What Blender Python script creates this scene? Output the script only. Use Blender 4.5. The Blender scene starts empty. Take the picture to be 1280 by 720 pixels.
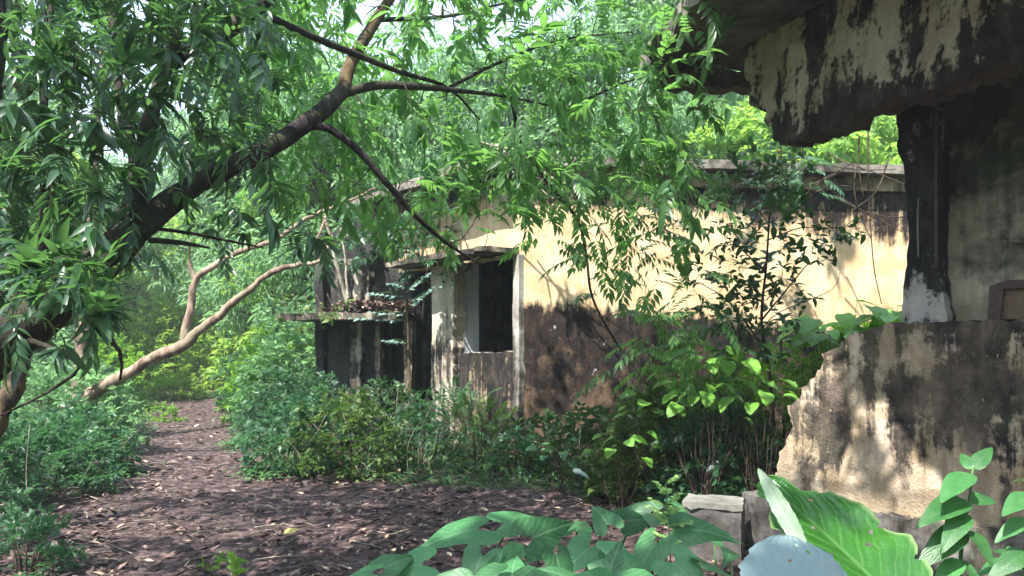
import bpy, bmesh, math, random
import numpy as np
from mathutils import Vector, Matrix
random.seed(7)
RNG = np.random.default_rng(7)
PI = math.pi
SC = bpy.context.scene
COL = SC.collection

# ------------------------------------------------------------------ camera, world, sun, exposure
F = 1005.0           # focal length in pixels of the 1280 px wide photograph
HOR = 430.0          # row of the horizon
EYE = 1.6
cam_d = bpy.data.cameras.new('camera')
cam = bpy.data.objects.new('camera', cam_d)
COL.objects.link(cam)
cam.location = (0, 0, EYE)
cam.rotation_euler = (PI / 2, 0, 0)
cam_d.sensor_width = 36.0
cam_d.lens = 36.0 * F / 1280.0
cam_d.shift_y = (HOR - 360.0) / 1280.0
cam_d.clip_start = 0.05
cam_d.clip_end = 2000
SC.camera = cam

SUN_TO = Vector((-0.42, -0.62, 1.02)).normalized()
w = bpy.data.worlds.new('World')
SC.world = w
w.use_nodes = True
nt = w.node_tree
bg = nt.nodes['Background']
sky = nt.nodes.new('ShaderNodeTexSky')
sky.sky_type = 'NISHITA'
sky.sun_disc = False
sky.sun_elevation = math.asin(SUN_TO.z)
sky.sun_rotation = math.atan2(SUN_TO.x, SUN_TO.y)
sky.air_density = 1.0
sky.dust_density = 2.5
# thin bright overcast veil over the blue
veil = nt.nodes.new('ShaderNodeMixRGB')
veil.inputs[0].default_value = 0.62
veil.inputs[2].default_value = (5.0, 6.1, 8.0, 1)
nt.links.new(sky.outputs[0], veil.inputs[1])
nt.links.new(veil.outputs[0], bg.inputs[0])
bg.inputs[1].default_value = 0.13

sun_d = bpy.data.lights.new('sun', 'SUN')
sun_d.energy = 5.0
sun_d.angle = math.radians(0.6)
sun_d.color = (1.0, 0.955, 0.88)
sun = bpy.data.objects.new('sun', sun_d)
COL.objects.link(sun)
sun.rotation_euler = SUN_TO.to_track_quat('Z', 'Y').to_euler()
sun.location = (-6, -6, 14)

SC.view_settings.view_transform = 'Standard'
SC.view_settings.look = 'None'
SC.view_settings.exposure = 1.52
SC.view_settings.gamma = 1.0
SC.render.engine = 'CYCLES'
SC.cycles.max_bounces = 7
SC.cycles.diffuse_bounces = 4
SC.cycles.glossy_bounces = 2
SC.cycles.transmission_bounces = 4
SC.cycles.transparent_max_bounces = 6
SC.cycles.use_denoising = True
SC.cycles.caustics_reflective = False
SC.cycles.caustics_refractive = False


def W(px, py, d):
    """the point at pixel (px, py) of the photograph, d metres ahead"""
    return np.array([(px - 640.0) / F * d, d, EYE + (HOR - py) / F * d])


def pix(p):
    p = np.asarray(p, float)
    y = np.maximum(p[..., 1], 1e-3)
    return 640 + p[..., 0] / y * F, HOR - (p[..., 2] - EYE) / y * F


# ------------------------------------------------------------------ materials
M = {}


class NT:
    def __init__(s, name):
        s.m = bpy.data.materials.new(name)
        s.m.use_nodes = True
        s.t = s.m.node_tree
        s.t.nodes.clear()
        s.out = s.t.nodes.new('ShaderNodeOutputMaterial')

    def n(s, typ, **kw):
        x = s.t.nodes.new('ShaderNode' + typ)
        for k, v in kw.items():
            setattr(x, k, v)
        return x

    def l(s, a, b):
        s.t.links.new(a, b)

    def pos(s, sc=(1, 1, 1), loc=(0, 0, 0), obj=False):
        if obj:
            src = s.n('TexCoord').outputs['Object']
        else:
            src = s.n('NewGeometry').outputs['Position']
        mp = s.n('Mapping')
        mp.inputs['Scale'].default_value = sc
        mp.inputs['Location'].default_value = loc
        s.l(src, mp.inputs[0])
        return mp.outputs[0]

    def noise(s, vec, scale, detail=6, rough=0.6, dist=0.0):
        x = s.n('TexNoise')
        x.inputs['Scale'].default_value = scale
        x.inputs['Detail'].default_value = detail
        x.inputs['Roughness'].default_value = rough
        x.inputs['Distortion'].default_value = dist
        s.l(vec, x.inputs['Vector'])
        return x.outputs['Fac']

    def ramp(s, fac, stops, interp='LINEAR'):
        r = s.n('ValToRGB')
        r.color_ramp.interpolation = interp
        el = r.color_ramp.elements
        while len(el) > len(stops):
            el.remove(el[-1])
        while len(el) < len(stops):
            el.new(0.5)
        for e, (p, c) in zip(el, stops):
            e.position = p
            if not isinstance(c, (tuple, list)):
                c = (c, c, c)
            e.color = (*c, 1)
        s.l(fac, r.inputs[0])
        return r.outputs[0]

    def math(s, op, a, b=None, clamp=False):
        x = s.n('Math', operation=op)
        x.use_clamp = clamp
        for i, v in enumerate((a, b)):
            if v is None:
                continue
            if isinstance(v, (int, float)):
                x.inputs[i].default_value = v
            else:
                s.l(v, x.inputs[i])
        return x.outputs[0]

    def mix(s, f, a, b, mode='MIX'):
        x = s.n('MixRGB', blend_type=mode)
        for i, v in enumerate((f, a, b)):
            if isinstance(v, (int, float)):
                x.inputs[i].default_value = v if i == 0 else (v, v, v, 1)
            elif isinstance(v, tuple):
                x.inputs[i].default_value = (*v, 1)
            else:
                s.l(v, x.inputs[i])
        return x.outputs[0]

    def bsdf(s, col, rough=0.8, bump=None, strength=0.4, dist=0.02, spec=0.5):
        b = s.n('BsdfPrincipled')
        if isinstance(col, tuple):
            b.inputs['Base Color'].default_value = (*col, 1)
        else:
            s.l(col, b.inputs['Base Color'])
        if isinstance(rough, (int, float)):
            b.inputs['Roughness'].default_value = rough
        else:
            s.l(rough, b.inputs['Roughness'])
        b.inputs['Specular IOR Level'].default_value = spec
        if bump is not None:
            bp = s.n('Bump')
            bp.inputs['Strength'].default_value = strength
            bp.inputs['Distance'].default_value = dist
            s.l(bump, bp.inputs['Height'])
            s.l(bp.outputs[0], b.inputs['Normal'])
        return b.outputs[0]

    def end(s, sh):
        s.l(sh, s.out.inputs[0])
        return s.m


def leaf_mat(name, dark, mid, light, trans, rough=0.42, tmix=0.38, spec=0.5):
    """leaf: colour varies per leaf, thin blade lets light through"""
    m = NT(name)
    g = m.n('NewGeometry')
    oi = m.n('ObjectInfo')
    r = m.math('FRACT', m.math('ADD', g.outputs['Random Per Island'], oi.outputs['Random']))
    c = m.ramp(r, [(0.0, dark), (0.55, mid), (1.0, light)])
    patch = m.noise(m.pos((1, 1, 1)), 1.1, 2)
    c = m.mix(m.math('MULTIPLY', m.ramp(patch, [(0.35, 0.0), (0.75, 1.0)]), 0.45), c, light)
    tc = m.mix(m.math('MULTIPLY', r, 0.5), trans, tuple(min(1, x * 1.5) for x in trans))
    b = m.bsdf(c, rough, spec=spec)
    t = m.n('BsdfTranslucent')
    m.l(tc, t.inputs[0])
    mx = m.n('MixShader')
    mx.inputs[0].default_value = tmix
    m.l(b, mx.inputs[1])
    m.l(t.outputs[0], mx.inputs[2])
    return m.end(mx.outputs[0])


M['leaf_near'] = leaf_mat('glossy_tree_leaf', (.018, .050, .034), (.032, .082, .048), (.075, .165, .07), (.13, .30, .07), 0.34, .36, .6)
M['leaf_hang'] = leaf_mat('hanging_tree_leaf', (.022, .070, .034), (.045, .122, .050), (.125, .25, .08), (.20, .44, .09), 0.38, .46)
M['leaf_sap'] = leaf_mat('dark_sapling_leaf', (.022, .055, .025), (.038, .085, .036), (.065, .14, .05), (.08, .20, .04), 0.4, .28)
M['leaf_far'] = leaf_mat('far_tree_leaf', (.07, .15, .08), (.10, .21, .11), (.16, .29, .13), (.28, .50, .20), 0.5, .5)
M['leaf_bright'] = leaf_mat('painted_sun_tree_leaf', (.09, .19, .05), (.13, .26, .06), (.22, .36, .07), (.40, .62, .10), 0.5, .5)  # brighter copy of the far leaf, sunlight put into the colour
M['leaf_bush'] = leaf_mat('bush_leaf', (.025, .078, .045), (.045, .115, .058), (.085, .18, .08), (.10, .27, .09), 0.42, .35)
M['leaf_olive'] = leaf_mat('olive_bush_leaf', (.03, .07, .02), (.06, .13, .03), (.15, .20, .05), (.14, .28, .05), 0.5, .35)
M['leaf_yellowgreen'] = leaf_mat('yellow_green_leaf', (.07, .16, .03), (.12, .26, .04), (.20, .36, .05), (.28, .52, .06), 0.45, .45)
M['leaf_pale'] = leaf_mat('pale_small_leaf', (.20, .36, .10), (.28, .46, .14), (.40, .55, .22), (.35, .6, .2), 0.5, .4)
M['leaf_bluish'] = leaf_mat('bluish_leaf', (.16, .27, .24), (.20, .32, .28), (.28, .40, .34), (.12, .25, .15), 0.35, .25)
M['grass'] = leaf_mat('weed_blade', (.05, .13, .05), (.08, .19, .07), (.14, .27, .09), (.12, .3, .07), 0.6, .3)


def veined_leaf(name, dark, light, vein, trans, rough=.34, tmix=.3, spec=.5, edge=None, bumps=.2, vmix=.35):
    """large leaf: UV x runs across the blade, y along it; side veins branch from the midrib"""
    m = NT(name)
    uv = m.n('UVMap').outputs[0]
    sx = m.n('SeparateXYZ')
    m.l(uv, sx.inputs[0])
    u, v = sx.outputs[0], sx.outputs[1]
    au = m.math('ABSOLUTE', m.math('SUBTRACT', u, 0.5))
    oi = m.n('ObjectInfo').outputs['Random']
    n = m.noise(m.pos(obj=True), 9, 5)
    base = m.mix(m.ramp(n, [(.3, 0.), (.7, 1.)]), dark, light)
    base = m.mix(m.math('MULTIPLY', oi, .6), base, tuple(min(1, c * 1.7) for c in light))
    base = m.mix(m.math('MULTIPLY', m.ramp(m.noise(m.pos(obj=True), 3.5, 4), [(.42, 0.), (.6, 1.)]), .45), base, dark)
    base = m.mix(1.0, base, m.ramp(m.math('FRACT', m.math('MULTIPLY', oi, 7.31)), [(0., .70), (.5, 1.0), (1., 1.5)]), 'MULTIPLY')
    mid = m.ramp(au, [(0.0, 1.0), (0.012, .95), (0.028, 0.0)])
    jit = m.math('MULTIPLY', m.noise(m.pos(obj=True), 5, 2), 1.3)
    ph = m.math('ADD', m.math('ADD', m.math('MULTIPLY', v, 8.0), jit), m.math('MULTIPLY', au, -7.0))
    tri = m.math('SUBTRACT', .5, m.math('ABSOLUTE', m.math('SUBTRACT', m.math('FRACT', ph), .5)))
    side = m.ramp(tri, [(0.0, .8), (0.05, .35), (0.12, 0.0)])
    vv = m.math('MAXIMUM', mid, side)
    c = m.mix(m.math('MULTIPLY', vv, vmix), base, vein)
    if edge is not None:
        c = m.mix(m.ramp(au, [(.455, 0.), (.49, .8)]), c, edge)
    blem = m.ramp(m.noise(m.pos(obj=True), 26, 3), [(.66, 0.), (.74, 1.)])
    c = m.mix(m.math('MULTIPLY', blem, .35), c, tuple(x * .6 for x in dark))
    h = m.math('ADD', m.math('MULTIPLY', m.math('SMOOTH_MIN', tri, .25), -1.2), m.math('ADD', m.math('MULTIPLY', n, .5), m.math('MULTIPLY', m.noise(m.pos(obj=True), 60, 3), -.55)))
    b = m.bsdf(c, rough, m.math('MULTIPLY', h, -1.0), bumps, .012, spec)
    t = m.n('BsdfTranslucent')
    t.inputs[0].default_value = (*trans, 1)
    mx = m.n('MixShader')
    mx.inputs[0].default_value = tmix
    m.l(b, mx.inputs[1])
    m.l(t.outputs[0], mx.inputs[2])
    return m.end(mx.outputs[0])


M['taro'] = veined_leaf('taro_leaf', (.030, .115, .045), (.058, .175, .065), (.20, .36, .19), (.08, .28, .05), .42, .26, spec=.45, bumps=.2, vmix=.45)
M['giant'] = veined_leaf('giant_leaf', (.025, .115, .020), (.055, .19, .03), (.14, .30, .09), (.13, .42, .04), .2, .34, .7, (.25, .36, .14), .5, .5)
M['under'] = veined_leaf('leaf_underside', (.30, .42, .30), (.40, .52, .38), (.5, .6, .45), (.2, .5, .15), .5, .3)
M['greyleaf'] = veined_leaf('sky_glare_and_withered_leaf', (.11, .165, .165), (.14, .20, .20), (.17, .23, .22), (.05, .12, .06), .38, .10, .5, vmix=.28)  # sky glare put into the grey blue; withered leaves share the colour
M['broad'] = veined_leaf('broad_leaf', (.028, .105, .032), (.055, .17, .052), (.11, .25, .10), (.12, .36, .06), .36, .30)
M['heart'] = veined_leaf('heart_leaf', (.09, .24, .04), (.16, .36, .05), (.24, .45, .10), (.3, .62, .06), .42, .42)


def bark(name, c1, c2, moss=None, scale=14, amt=.6):
    m = NT(name)
    p = m.pos((1, 1, .35))
    n = m.noise(p, scale, 9, .65)
    n2 = m.noise(m.pos(), 2.6, 4)
    c = m.ramp(n, [(.42, c1), (.60, c2)])
    if moss:
        c = m.mix(m.math('MULTIPLY', m.ramp(n2, [(.45, 0.), (.62, 1.)]), amt), c, moss)
    h = m.math('ADD', n, m.math('MULTIPLY', m.noise(m.pos(), 60, 4), .3))
    return m.end(m.bsdf(c, .9, h, .9, .02, .2))


M['bark'] = bark('dark_bark', (.016, .013, .014), (.062, .050, .046), (.05, .055, .03))
M['bark_light'] = bark('brown_mossy_bark', (.035, .027, .02), (.12, .09, .06), (.18, .125, .05))
M['bark_tan'] = bark('bare_tan_bark', (.12, .08, .06), (.38, .28, .215), (.20, .18, .12), 8, .7)
M['twig'] = bark('twig_bark', (.03, .022, .018), (.10, .075, .055), None, 30)
M['twig_pale'] = bark('dry_root', (.22, .19, .15), (.45, .41, .34), None, 40)
M['stem'] = bark('green_stem', (.06, .12, .05), (.14, .22, .09), None, 20)
M['stem_dark'] = bark('maroon_stem', (.05, .03, .03), (.11, .07, .06), None, 20)


def plaster(name, c1, c2, z0, z1, bias, A=1.1, B=.9, dirt1=(.025, .022, .022), dirt2=(.085, .068, .055), soft=.16,
            slope=0.0, streak=9.0, moss=None, seed=0.0, flake=None, bump=.5, nscale=1.6, rough=.9, wash=.28, film=None, zs=1.0, low=None):
    """weathered lime plaster: mottled coat, mould (and some painted shade) whose amount depends on height (bias: [(z, amount)]), run marks, flakes"""
    m = NT(name)
    P0 = m.pos(loc=(seed, seed * .7, 0))
    sx = m.n('SeparateXYZ')
    m.l(m.n('NewGeometry').outputs['Position'], sx.inputs[0])
    z = m.math('ADD', sx.outputs[2], m.math('MULTIPLY', sx.outputs[0], slope))
    zn = m.math('DIVIDE', m.math('SUBTRACT', z, z0), z1 - z0, True)
    bi = m.ramp(zn, [((a - z0) / (z1 - z0), b) for a, b in bias])
    big = m.noise(m.pos((1, 1, zs), (seed, seed * .7, 0)), nscale, 10, .68, .4)
    fine = m.noise(P0, nscale * 7, 8, .7)
    st = m.noise(m.pos((1, 1, .10), (seed, 0, 0)), streak, 5, .65)
    v = m.math('ADD', bi, m.math('MULTIPLY', m.math('SUBTRACT', big, .5), A * 2))
    v = m.math('ADD', v, m.math('MULTIPLY', m.math('SUBTRACT', st, .5), B * 1.6))
    v = m.math('ADD', v, m.math('MULTIPLY', m.math('SUBTRACT', fine, .5), .75))
    mask = m.ramp(v, [(.5 - soft, 0.), (.5 + soft, 1.)])
    mot = m.noise(P0, 3.1, 7, .6, .3)
    base = m.ramp(mot, [(.41, c1), (.6, c2)])
    run = m.ramp(m.noise(m.pos((1, 1, .06), (0, seed, 0)), streak * 2.2, 4), [(.42, 0.), (.66, 1.)])
    base = m.mix(m.math('MULTIPLY', run, wash), base, tuple(x * .45 for x in c1))
    dn = m.math('ADD', m.math('MULTIPLY', m.noise(P0, 4.2, 10, .75, .6), .62), m.math('MULTIPLY', m.noise(m.pos((1, 1, .16), (seed, 1, 0)), streak * 1.5, 6, .7), .38))
    d = m.ramp(dn, [(.44, dirt1), (.50, tuple((a * 2 + b) / 3 for a, b in zip(dirt1, dirt2))), (.575, dirt2)])
    if moss:
        d = m.mix(m.ramp(m.noise(P0, 2.2, 5), [(.48, 0.), (.62, .75)]), d, moss)
    if low:   # earth splashed and rubbed render near the foot
        lw = m.math('ADD', m.math('MULTIPLY', m.math('SUBTRACT', low[0], z), .55), m.math('MULTIPLY', m.math('SUBTRACT', m.noise(P0, 3.4, 9, .72), .5), 3.2))
        d = m.mix(m.ramp(lw, [(.0, 0.), (.35, .8)]), d, low[1])
    c = m.mix(mask, base, d)
    if film:   # thin grey wash of algae over part of the coat
        fm = m.ramp(m.noise(m.pos((1, 1, .45), (seed + 4, 0, 2)), nscale * 1.9, 9, .7, .5), [(.44, 0.), (.58, .8)])
        c = m.mix(m.math('MULTIPLY', fm, m.math('SUBTRACT', 1.0, m.math('MULTIPLY', mask, .7))), c, film)
    if flake:
        fl = m.ramp(m.noise(m.pos((1, 1, .7), (seed, 3, 1)), 6.5, 7, .6, .8), [(.685, 0.), (.70, .85)])
        c = m.mix(fl, c, flake)
    grain = m.noise(m.pos(), 70, 4)
    h = m.math('ADD', m.math('MULTIPLY', mask, -.35), m.math('ADD', m.math('MULTIPLY', fine, .9), m.math('MULTIPLY', grain, .25)))
    return m.end(m.bsdf(c, rough, h, bump, .03, .25))


M['wall_main'] = plaster('ochre_plaster', (.60, .43, .24), (.76, .60, .38), 0, 4.2,
                         [(0, .95), (1.85, .98), (2.05, .9), (2.30, .10), (2.7, -.16), (3.15, -.06), (3.40, .25), (3.60, .50), (3.8, .72), (4.1, .85)],
                         A=.6, B=.8, dirt1=(.008, .007, .008), dirt2=(.046, .030, .022), soft=.17, slope=.09, streak=11, wash=.25, low=(1.25, (.15, .10, .065)), flake=(.34, .33, .36))
M['wall_left'] = plaster('stained_porch_plaster', (.50, .38, .22), (.62, .50, .33), 0, 4.2,
                         [(0, .62), (.8, .70), (1.5, .98), (2.6, .5), (2.9, .15), (3.3, .15), (4.1, .75)], A=.7, B=.8, streak=10, dirt1=(.013, .012, .013), dirt2=(.055, .043, .036))
M['pillar_painted_lit'] = plaster('sun_toned_pillar_plaster', (.42, .37, .29), (.60, .54, .44), 0, 3,
                          [(0, .5), (.8, .5), (1.5, .62), (1.75, .25), (2.9, .2)], A=.5, B=.9, streak=14)  # paler than the porch plaster: sunlight on the pillar put into the colour
M['strip'] = plaster('grey_corner_plaster', (.30, .28, .25), (.44, .42, .38), 0, 4, [(0, .75), (1.2, .65), (1.8, .55), (2.4, .3), (4, .4)], A=.6, B=.6)
M['annex'] = plaster('mould_and_shade_plaster', (.30, .24, .17), (.42, .35, .25), 0, 4, [(0, .98), (2, .95), (2.6, .85), (4, .85)],
                     A=.8, B=.7, dirt1=(.018, .018, .02), dirt2=(.06, .052, .05), moss=(.04, .055, .035))  # real mould, plus shade on the annex put into darker colours
M['annex_post'] = plaster('pale_post_plaster', (.36, .31, .25), (.48, .43, .36), 0, 3, [(0, .8), (1.2, .62), (2, .5)], A=.7, B=.9)
M['slab'] = plaster('weathered_concrete', (.17, .155, .13), (.30, .27, .23), 0, 4.4, [(0, .42), (4.4, .46)], A=1.2, B=.2, moss=(.08, .08, .04))
M['eave_band'] = plaster('brown_eave_band', (.26, .19, .12), (.40, .31, .20), 0, 4.4, [(0, .4), (4.4, .42)], A=1.0, B=.6, dirt2=(.09, .07, .05))
M['slab_dark'] = plaster('dark_mossy_slab', (.16, .13, .10), (.36, .31, .24), 0, 4.4, [(0, .55), (4.4, .55)], A=1.3, B=.5, dirt1=(.015, .014, .014), dirt2=(.07, .06, .05), moss=(.05, .07, .03))
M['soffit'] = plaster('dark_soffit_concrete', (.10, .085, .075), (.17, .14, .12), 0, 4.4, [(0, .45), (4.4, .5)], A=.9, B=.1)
M['white_wall'] = plaster('whitewashed_wall', (.66, .68, .76), (.76, .78, .84), 0, 3, [(0, .3), (1.6, .05), (3, .1)], A=.4, B=.3)
M['room'] = plaster('shade_toned_room_wall', (.10, .09, .085), (.16, .145, .13), 0, 4, [(0, .6), (4, .6)])  # indoor shade put into the dark wall colour
M['beam'] = plaster('cream_beam_plaster', (.46, .35, .25), (.70, .60, .49), 2.9, 4.6,
                    [(2.9, 1.0), (3.22, .74), (3.45, .48), (3.85, .46), (4.6, .48)], A=1.35, B=.8, zs=.6, dirt1=(.016, .014, .015), dirt2=(.085, .068, .06),  # lowest band also paints in the dark shade of the beam's underside
                    soft=.07, streak=7, seed=2.0, nscale=3.0, bump=1.0, wash=.2)
M['beam_core'] = plaster('broken_concrete_core', (.07, .06, .055), (.12, .10, .09), 2.5, 4.5, [(2.5, .5), (4.5, .5)], A=.9, B=.1, bump=1.0)
M['parapet'] = plaster('streaked_parapet_plaster', (.46, .34, .21), (.70, .58, .45), 0, 2,
                       [(0, .75), (.34, .62), (.44, .16), (.78, .36), (.98, .70), (1.30, .78), (1.50, .52), (1.66, .50), (1.72, .8), (1.8, .98)],
                       A=1.25, B=1.15, zs=.5, dirt1=(.014, .012, .014), dirt2=(.15, .118, .100), soft=.11, wash=.4, film=(.30, .235, .165), flake=(.62, .50, .30), streak=6, seed=5.0, nscale=2.3, bump=1.0,
                       moss=(.055, .06, .04))
M['plinth'] = plaster('grey_plinth_concrete', (.14, .135, .13), (.22, .21, .20), 0, 1, [(0, .6), (1, .45)], A=.8, B=.5, moss=(.07, .085, .045))
M['backwall'] = plaster('damp_inner_plaster', (.32, .27, .20), (.48, .41, .32), 1.5, 4,
                        [(1.5, .05), (1.9, .22), (2.15, .58), (2.5, .42), (2.8, .64), (3.4, .78), (4, .95)], A=.95, B=.35, soft=.25,
                        dirt1=(.022, .024, .022), dirt2=(.075, .072, .058), moss=(.05, .065, .04), seed=9, bump=.6)
M['column'] = plaster('mouldy_column_plaster', (.42, .40, .38), (.55, .53, .52), 1.6, 3.6,
                      [(1.6, .42), (1.95, .50), (2.12, .72), (2.5, .80), (2.75, .82), (2.95, .66), (3.15, .75), (3.4, .9)],
                      A=.95, B=.7, dirt1=(.016, .016, .018), dirt2=(.05, .046, .045), soft=.09, streak=12, seed=12, nscale=3, bump=.9)


def wood(name, c1, c2):
    m = NT(name)
    n = m.noise(m.pos((1, 1, 1)), 22, 6, .6, 1.5)
    return m.end(m.bsdf(m.ramp(n, [(.3, c1), (.7, c2)]), .7, n, .4, .01))


M['wood'] = wood('dark_red_wood', (.04, .022, .02), (.10, .06, .055))
M['wood_in'] = wood('brown_wood_panel', (.10, .065, .04), (.19, .13, .085))
M['metal'] = wood('rusted_pipe', (.035, .03, .028), (.09, .065, .05))
M['stone'] = plaster('block_concrete', (.085, .082, .08), (.15, .145, .14), 0, 1, [(0, .55), (1, .4)], A=.8, B=.2)
M['plank'] = plaster('pale_stone_top', (.15, .15, .13), (.24, .235, .21), 0, 1, [(0, .2), (1, .2)], A=.5, B=.1)


def soil():
    m = NT('forest_soil')
    p = m.pos()
    a = m.noise(p, .9, 6, .6)
    b = m.noise(p, 9, 10, .7)
    c = m.noise(p, 45, 6, .7)
    col = m.ramp(b, [(.38, (.018, .012, .015)), (.5, (.064, .041, .043)), (.65, (.25, .175, .17))])
    col = m.mix(m.math('MULTIPLY', m.ramp(c, [(.5, 0.), (.68, 1.)]), .5), col, (.22, .17, .15))
    col = m.mix(m.math('MULTIPLY', m.ramp(a, [(.45, 0.), (.7, 1.)]), .35), col, (.13, .085, .075))
    # green film of small weeds away from the trodden middle (vertex colour 'verge')
    at = m.n('VertexColor', layer_name='verge')
    sx = m.n('SeparateXYZ')
    m.l(at.outputs[0], sx.inputs[0])
    g = m.math('ADD', sx.outputs[0], m.math('MULTIPLY', m.math('SUBTRACT', m.noise(p, 3.2, 8, .65), .5), 1.6))
    gm = m.ramp(g, [(.5, 0.), (.72, 1.)])
    gc = m.ramp(b, [(.3, (.035, .06, .025)), (.7, (.085, .13, .05))])
    col = m.mix(m.math('MULTIPLY', gm, .75), col, gc)
    h = m.math('ADD', b, m.math('MULTIPLY', c, .5))
    return m.end(m.bsdf(col, .93, h, 1.0, .05, .2))


M['soil'] = soil()


def litter_mat():
    m = NT('dead_leaf')
    g = m.n('NewGeometry')
    c = m.ramp(g.outputs['Random Per Island'], [(0., (.03, .02, .02)), (.45, (.075, .045, .038)), (.72, (.15, .09, .075)), (.9, (.27, .19, .16)),
                                                (.97, (.38, .30, .20)), (1., (.55, .47, .36))])
    return m.end(m.bsdf(c, .75))


M['litter'] = litter_mat()


def flat(name, c, r=.6):
    m = NT(name)
    n = m.noise(m.pos(), 18, 5)
    return m.end(m.bsdf(m.mix(m.math('MULTIPLY', n, .7), c, tuple(x * .55 for x in c)), r, n, .3, .01))


M['yellow'] = flat('yellow_fallen_leaf', (.50, .42, .12))
M['black'] = flat('black_cable', (.02, .02, .022))


# ------------------------------------------------------------------ object helpers
def tag(o, label=None, cat=None, group=None, kind=None):
    if label: o['label'] = label
    if cat: o['category'] = cat
    if group: o['group'] = group
    if kind: o['kind'] = kind
    return o


def root(name, loc, label, cat, group=None):
    o = bpy.data.objects.new(name, None)
    o.empty_display_size = .1
    COL.objects.link(o)
    o.location = loc
    tag(o, label, cat, group)
    return o


def mesh(name, V, Fc, mats, parent=None, smooth=False, uv=None, kind=None, mi=None):
    """V (n,3) world points, Fc (m,k) faces -> one object; local to its parent's place"""
    V = np.asarray(V, float).reshape(-1, 3)
    Fc = np.asarray(Fc, np.int32)
    o0 = np.array(parent.matrix_basis.translation if parent else (0, 0, 0)) if parent else np.zeros(3)
    if parent is not None and parent.parent is not None:
        o0 = o0 + np.array(parent.parent.matrix_basis.translation)
    me = bpy.data.meshes.new(name)
    n, k = Fc.shape
    me.vertices.add(len(V))
    me.vertices.foreach_set('co', (V - o0).astype(np.float32).ravel())
    me.loops.add(n * k)
    me.loops.foreach_set('vertex_index', Fc.ravel())
    me.polygons.add(n)
    me.polygons.foreach_set('loop_start', np.arange(0, n * k, k, dtype=np.int32))
    me.polygons.foreach_set('loop_total', np.full(n, k, np.int32))
    if mi is not None:
        me.polygons.foreach_set('material_index', np.asarray(mi, np.int32))
    me.update(calc_edges=True)
    if smooth:
        me.polygons.foreach_set('use_smooth', np.ones(n, bool))
    if uv is not None:
        l = me.uv_layers.new(name='UVMap')
        l.data.foreach_set('uv', np.asarray(uv, np.float32)[Fc.ravel()].ravel())
    for mm in (mats if isinstance(mats, (list, tuple)) else [mats]):
        me.materials.append(mm)
    o = bpy.data.objects.new(name, me)
    COL.objects.link(o)
    if parent is not None:
        o.parent = parent
    if kind: o['kind'] = kind
    return o


def nrm(v):
    v = np.asarray(v, float)
    return v / max(1e-9, np.linalg.norm(v))


def vnoise(p, seed=0.0):
    """cheap smooth noise in -1..1 for arrays of points"""
    p = np.asarray(p, float)
    x, y, z = p[..., 0], p[..., 1], p[..., 2]
    s = seed * 1.7
    return (np.sin(x * 1.7 + y * 2.3 + s) * np.sin(y * 1.9 - z * 2.7 + s * 2.1) + np.sin(z * 3.1 + x * 2.2 - s) * np.sin(x * 4.3 + y * 3.7 + z * 1.3 + s) * .6
            + np.sin(x * 9.1 + s) * np.sin(y * 8.3 + z * 7.7 - s) * .35) / 1.9


def resample(P, R, step):
    P = np.asarray(P, float)
    R = np.asarray(R, float)
    # Catmull-Rom through the points
    Q = np.vstack([2 * P[0] - P[1], P, 2 * P[-1] - P[-2]])
    out, rr = [], []
    for i in range(len(P) - 1):
        L = np.linalg.norm(P[i + 1] - P[i])
        n = max(1, int(round(L / step)))
        for j in range(n):
            t = j / n
            a, b, c, d = Q[i], Q[i + 1], Q[i + 2], Q[i + 3]
            out.append(.5 * ((2 * b) + (c - a) * t + (2 * a - 5 * b + 4 * c - d) * t * t + (3 * b - a - 3 * c + d) * t ** 3))
            rr.append(R[i] * (1 - t) + R[i + 1] * t)
    out.append(P[-1]); rr.append(R[-1])
    return np.array(out), np.array(rr)


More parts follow.
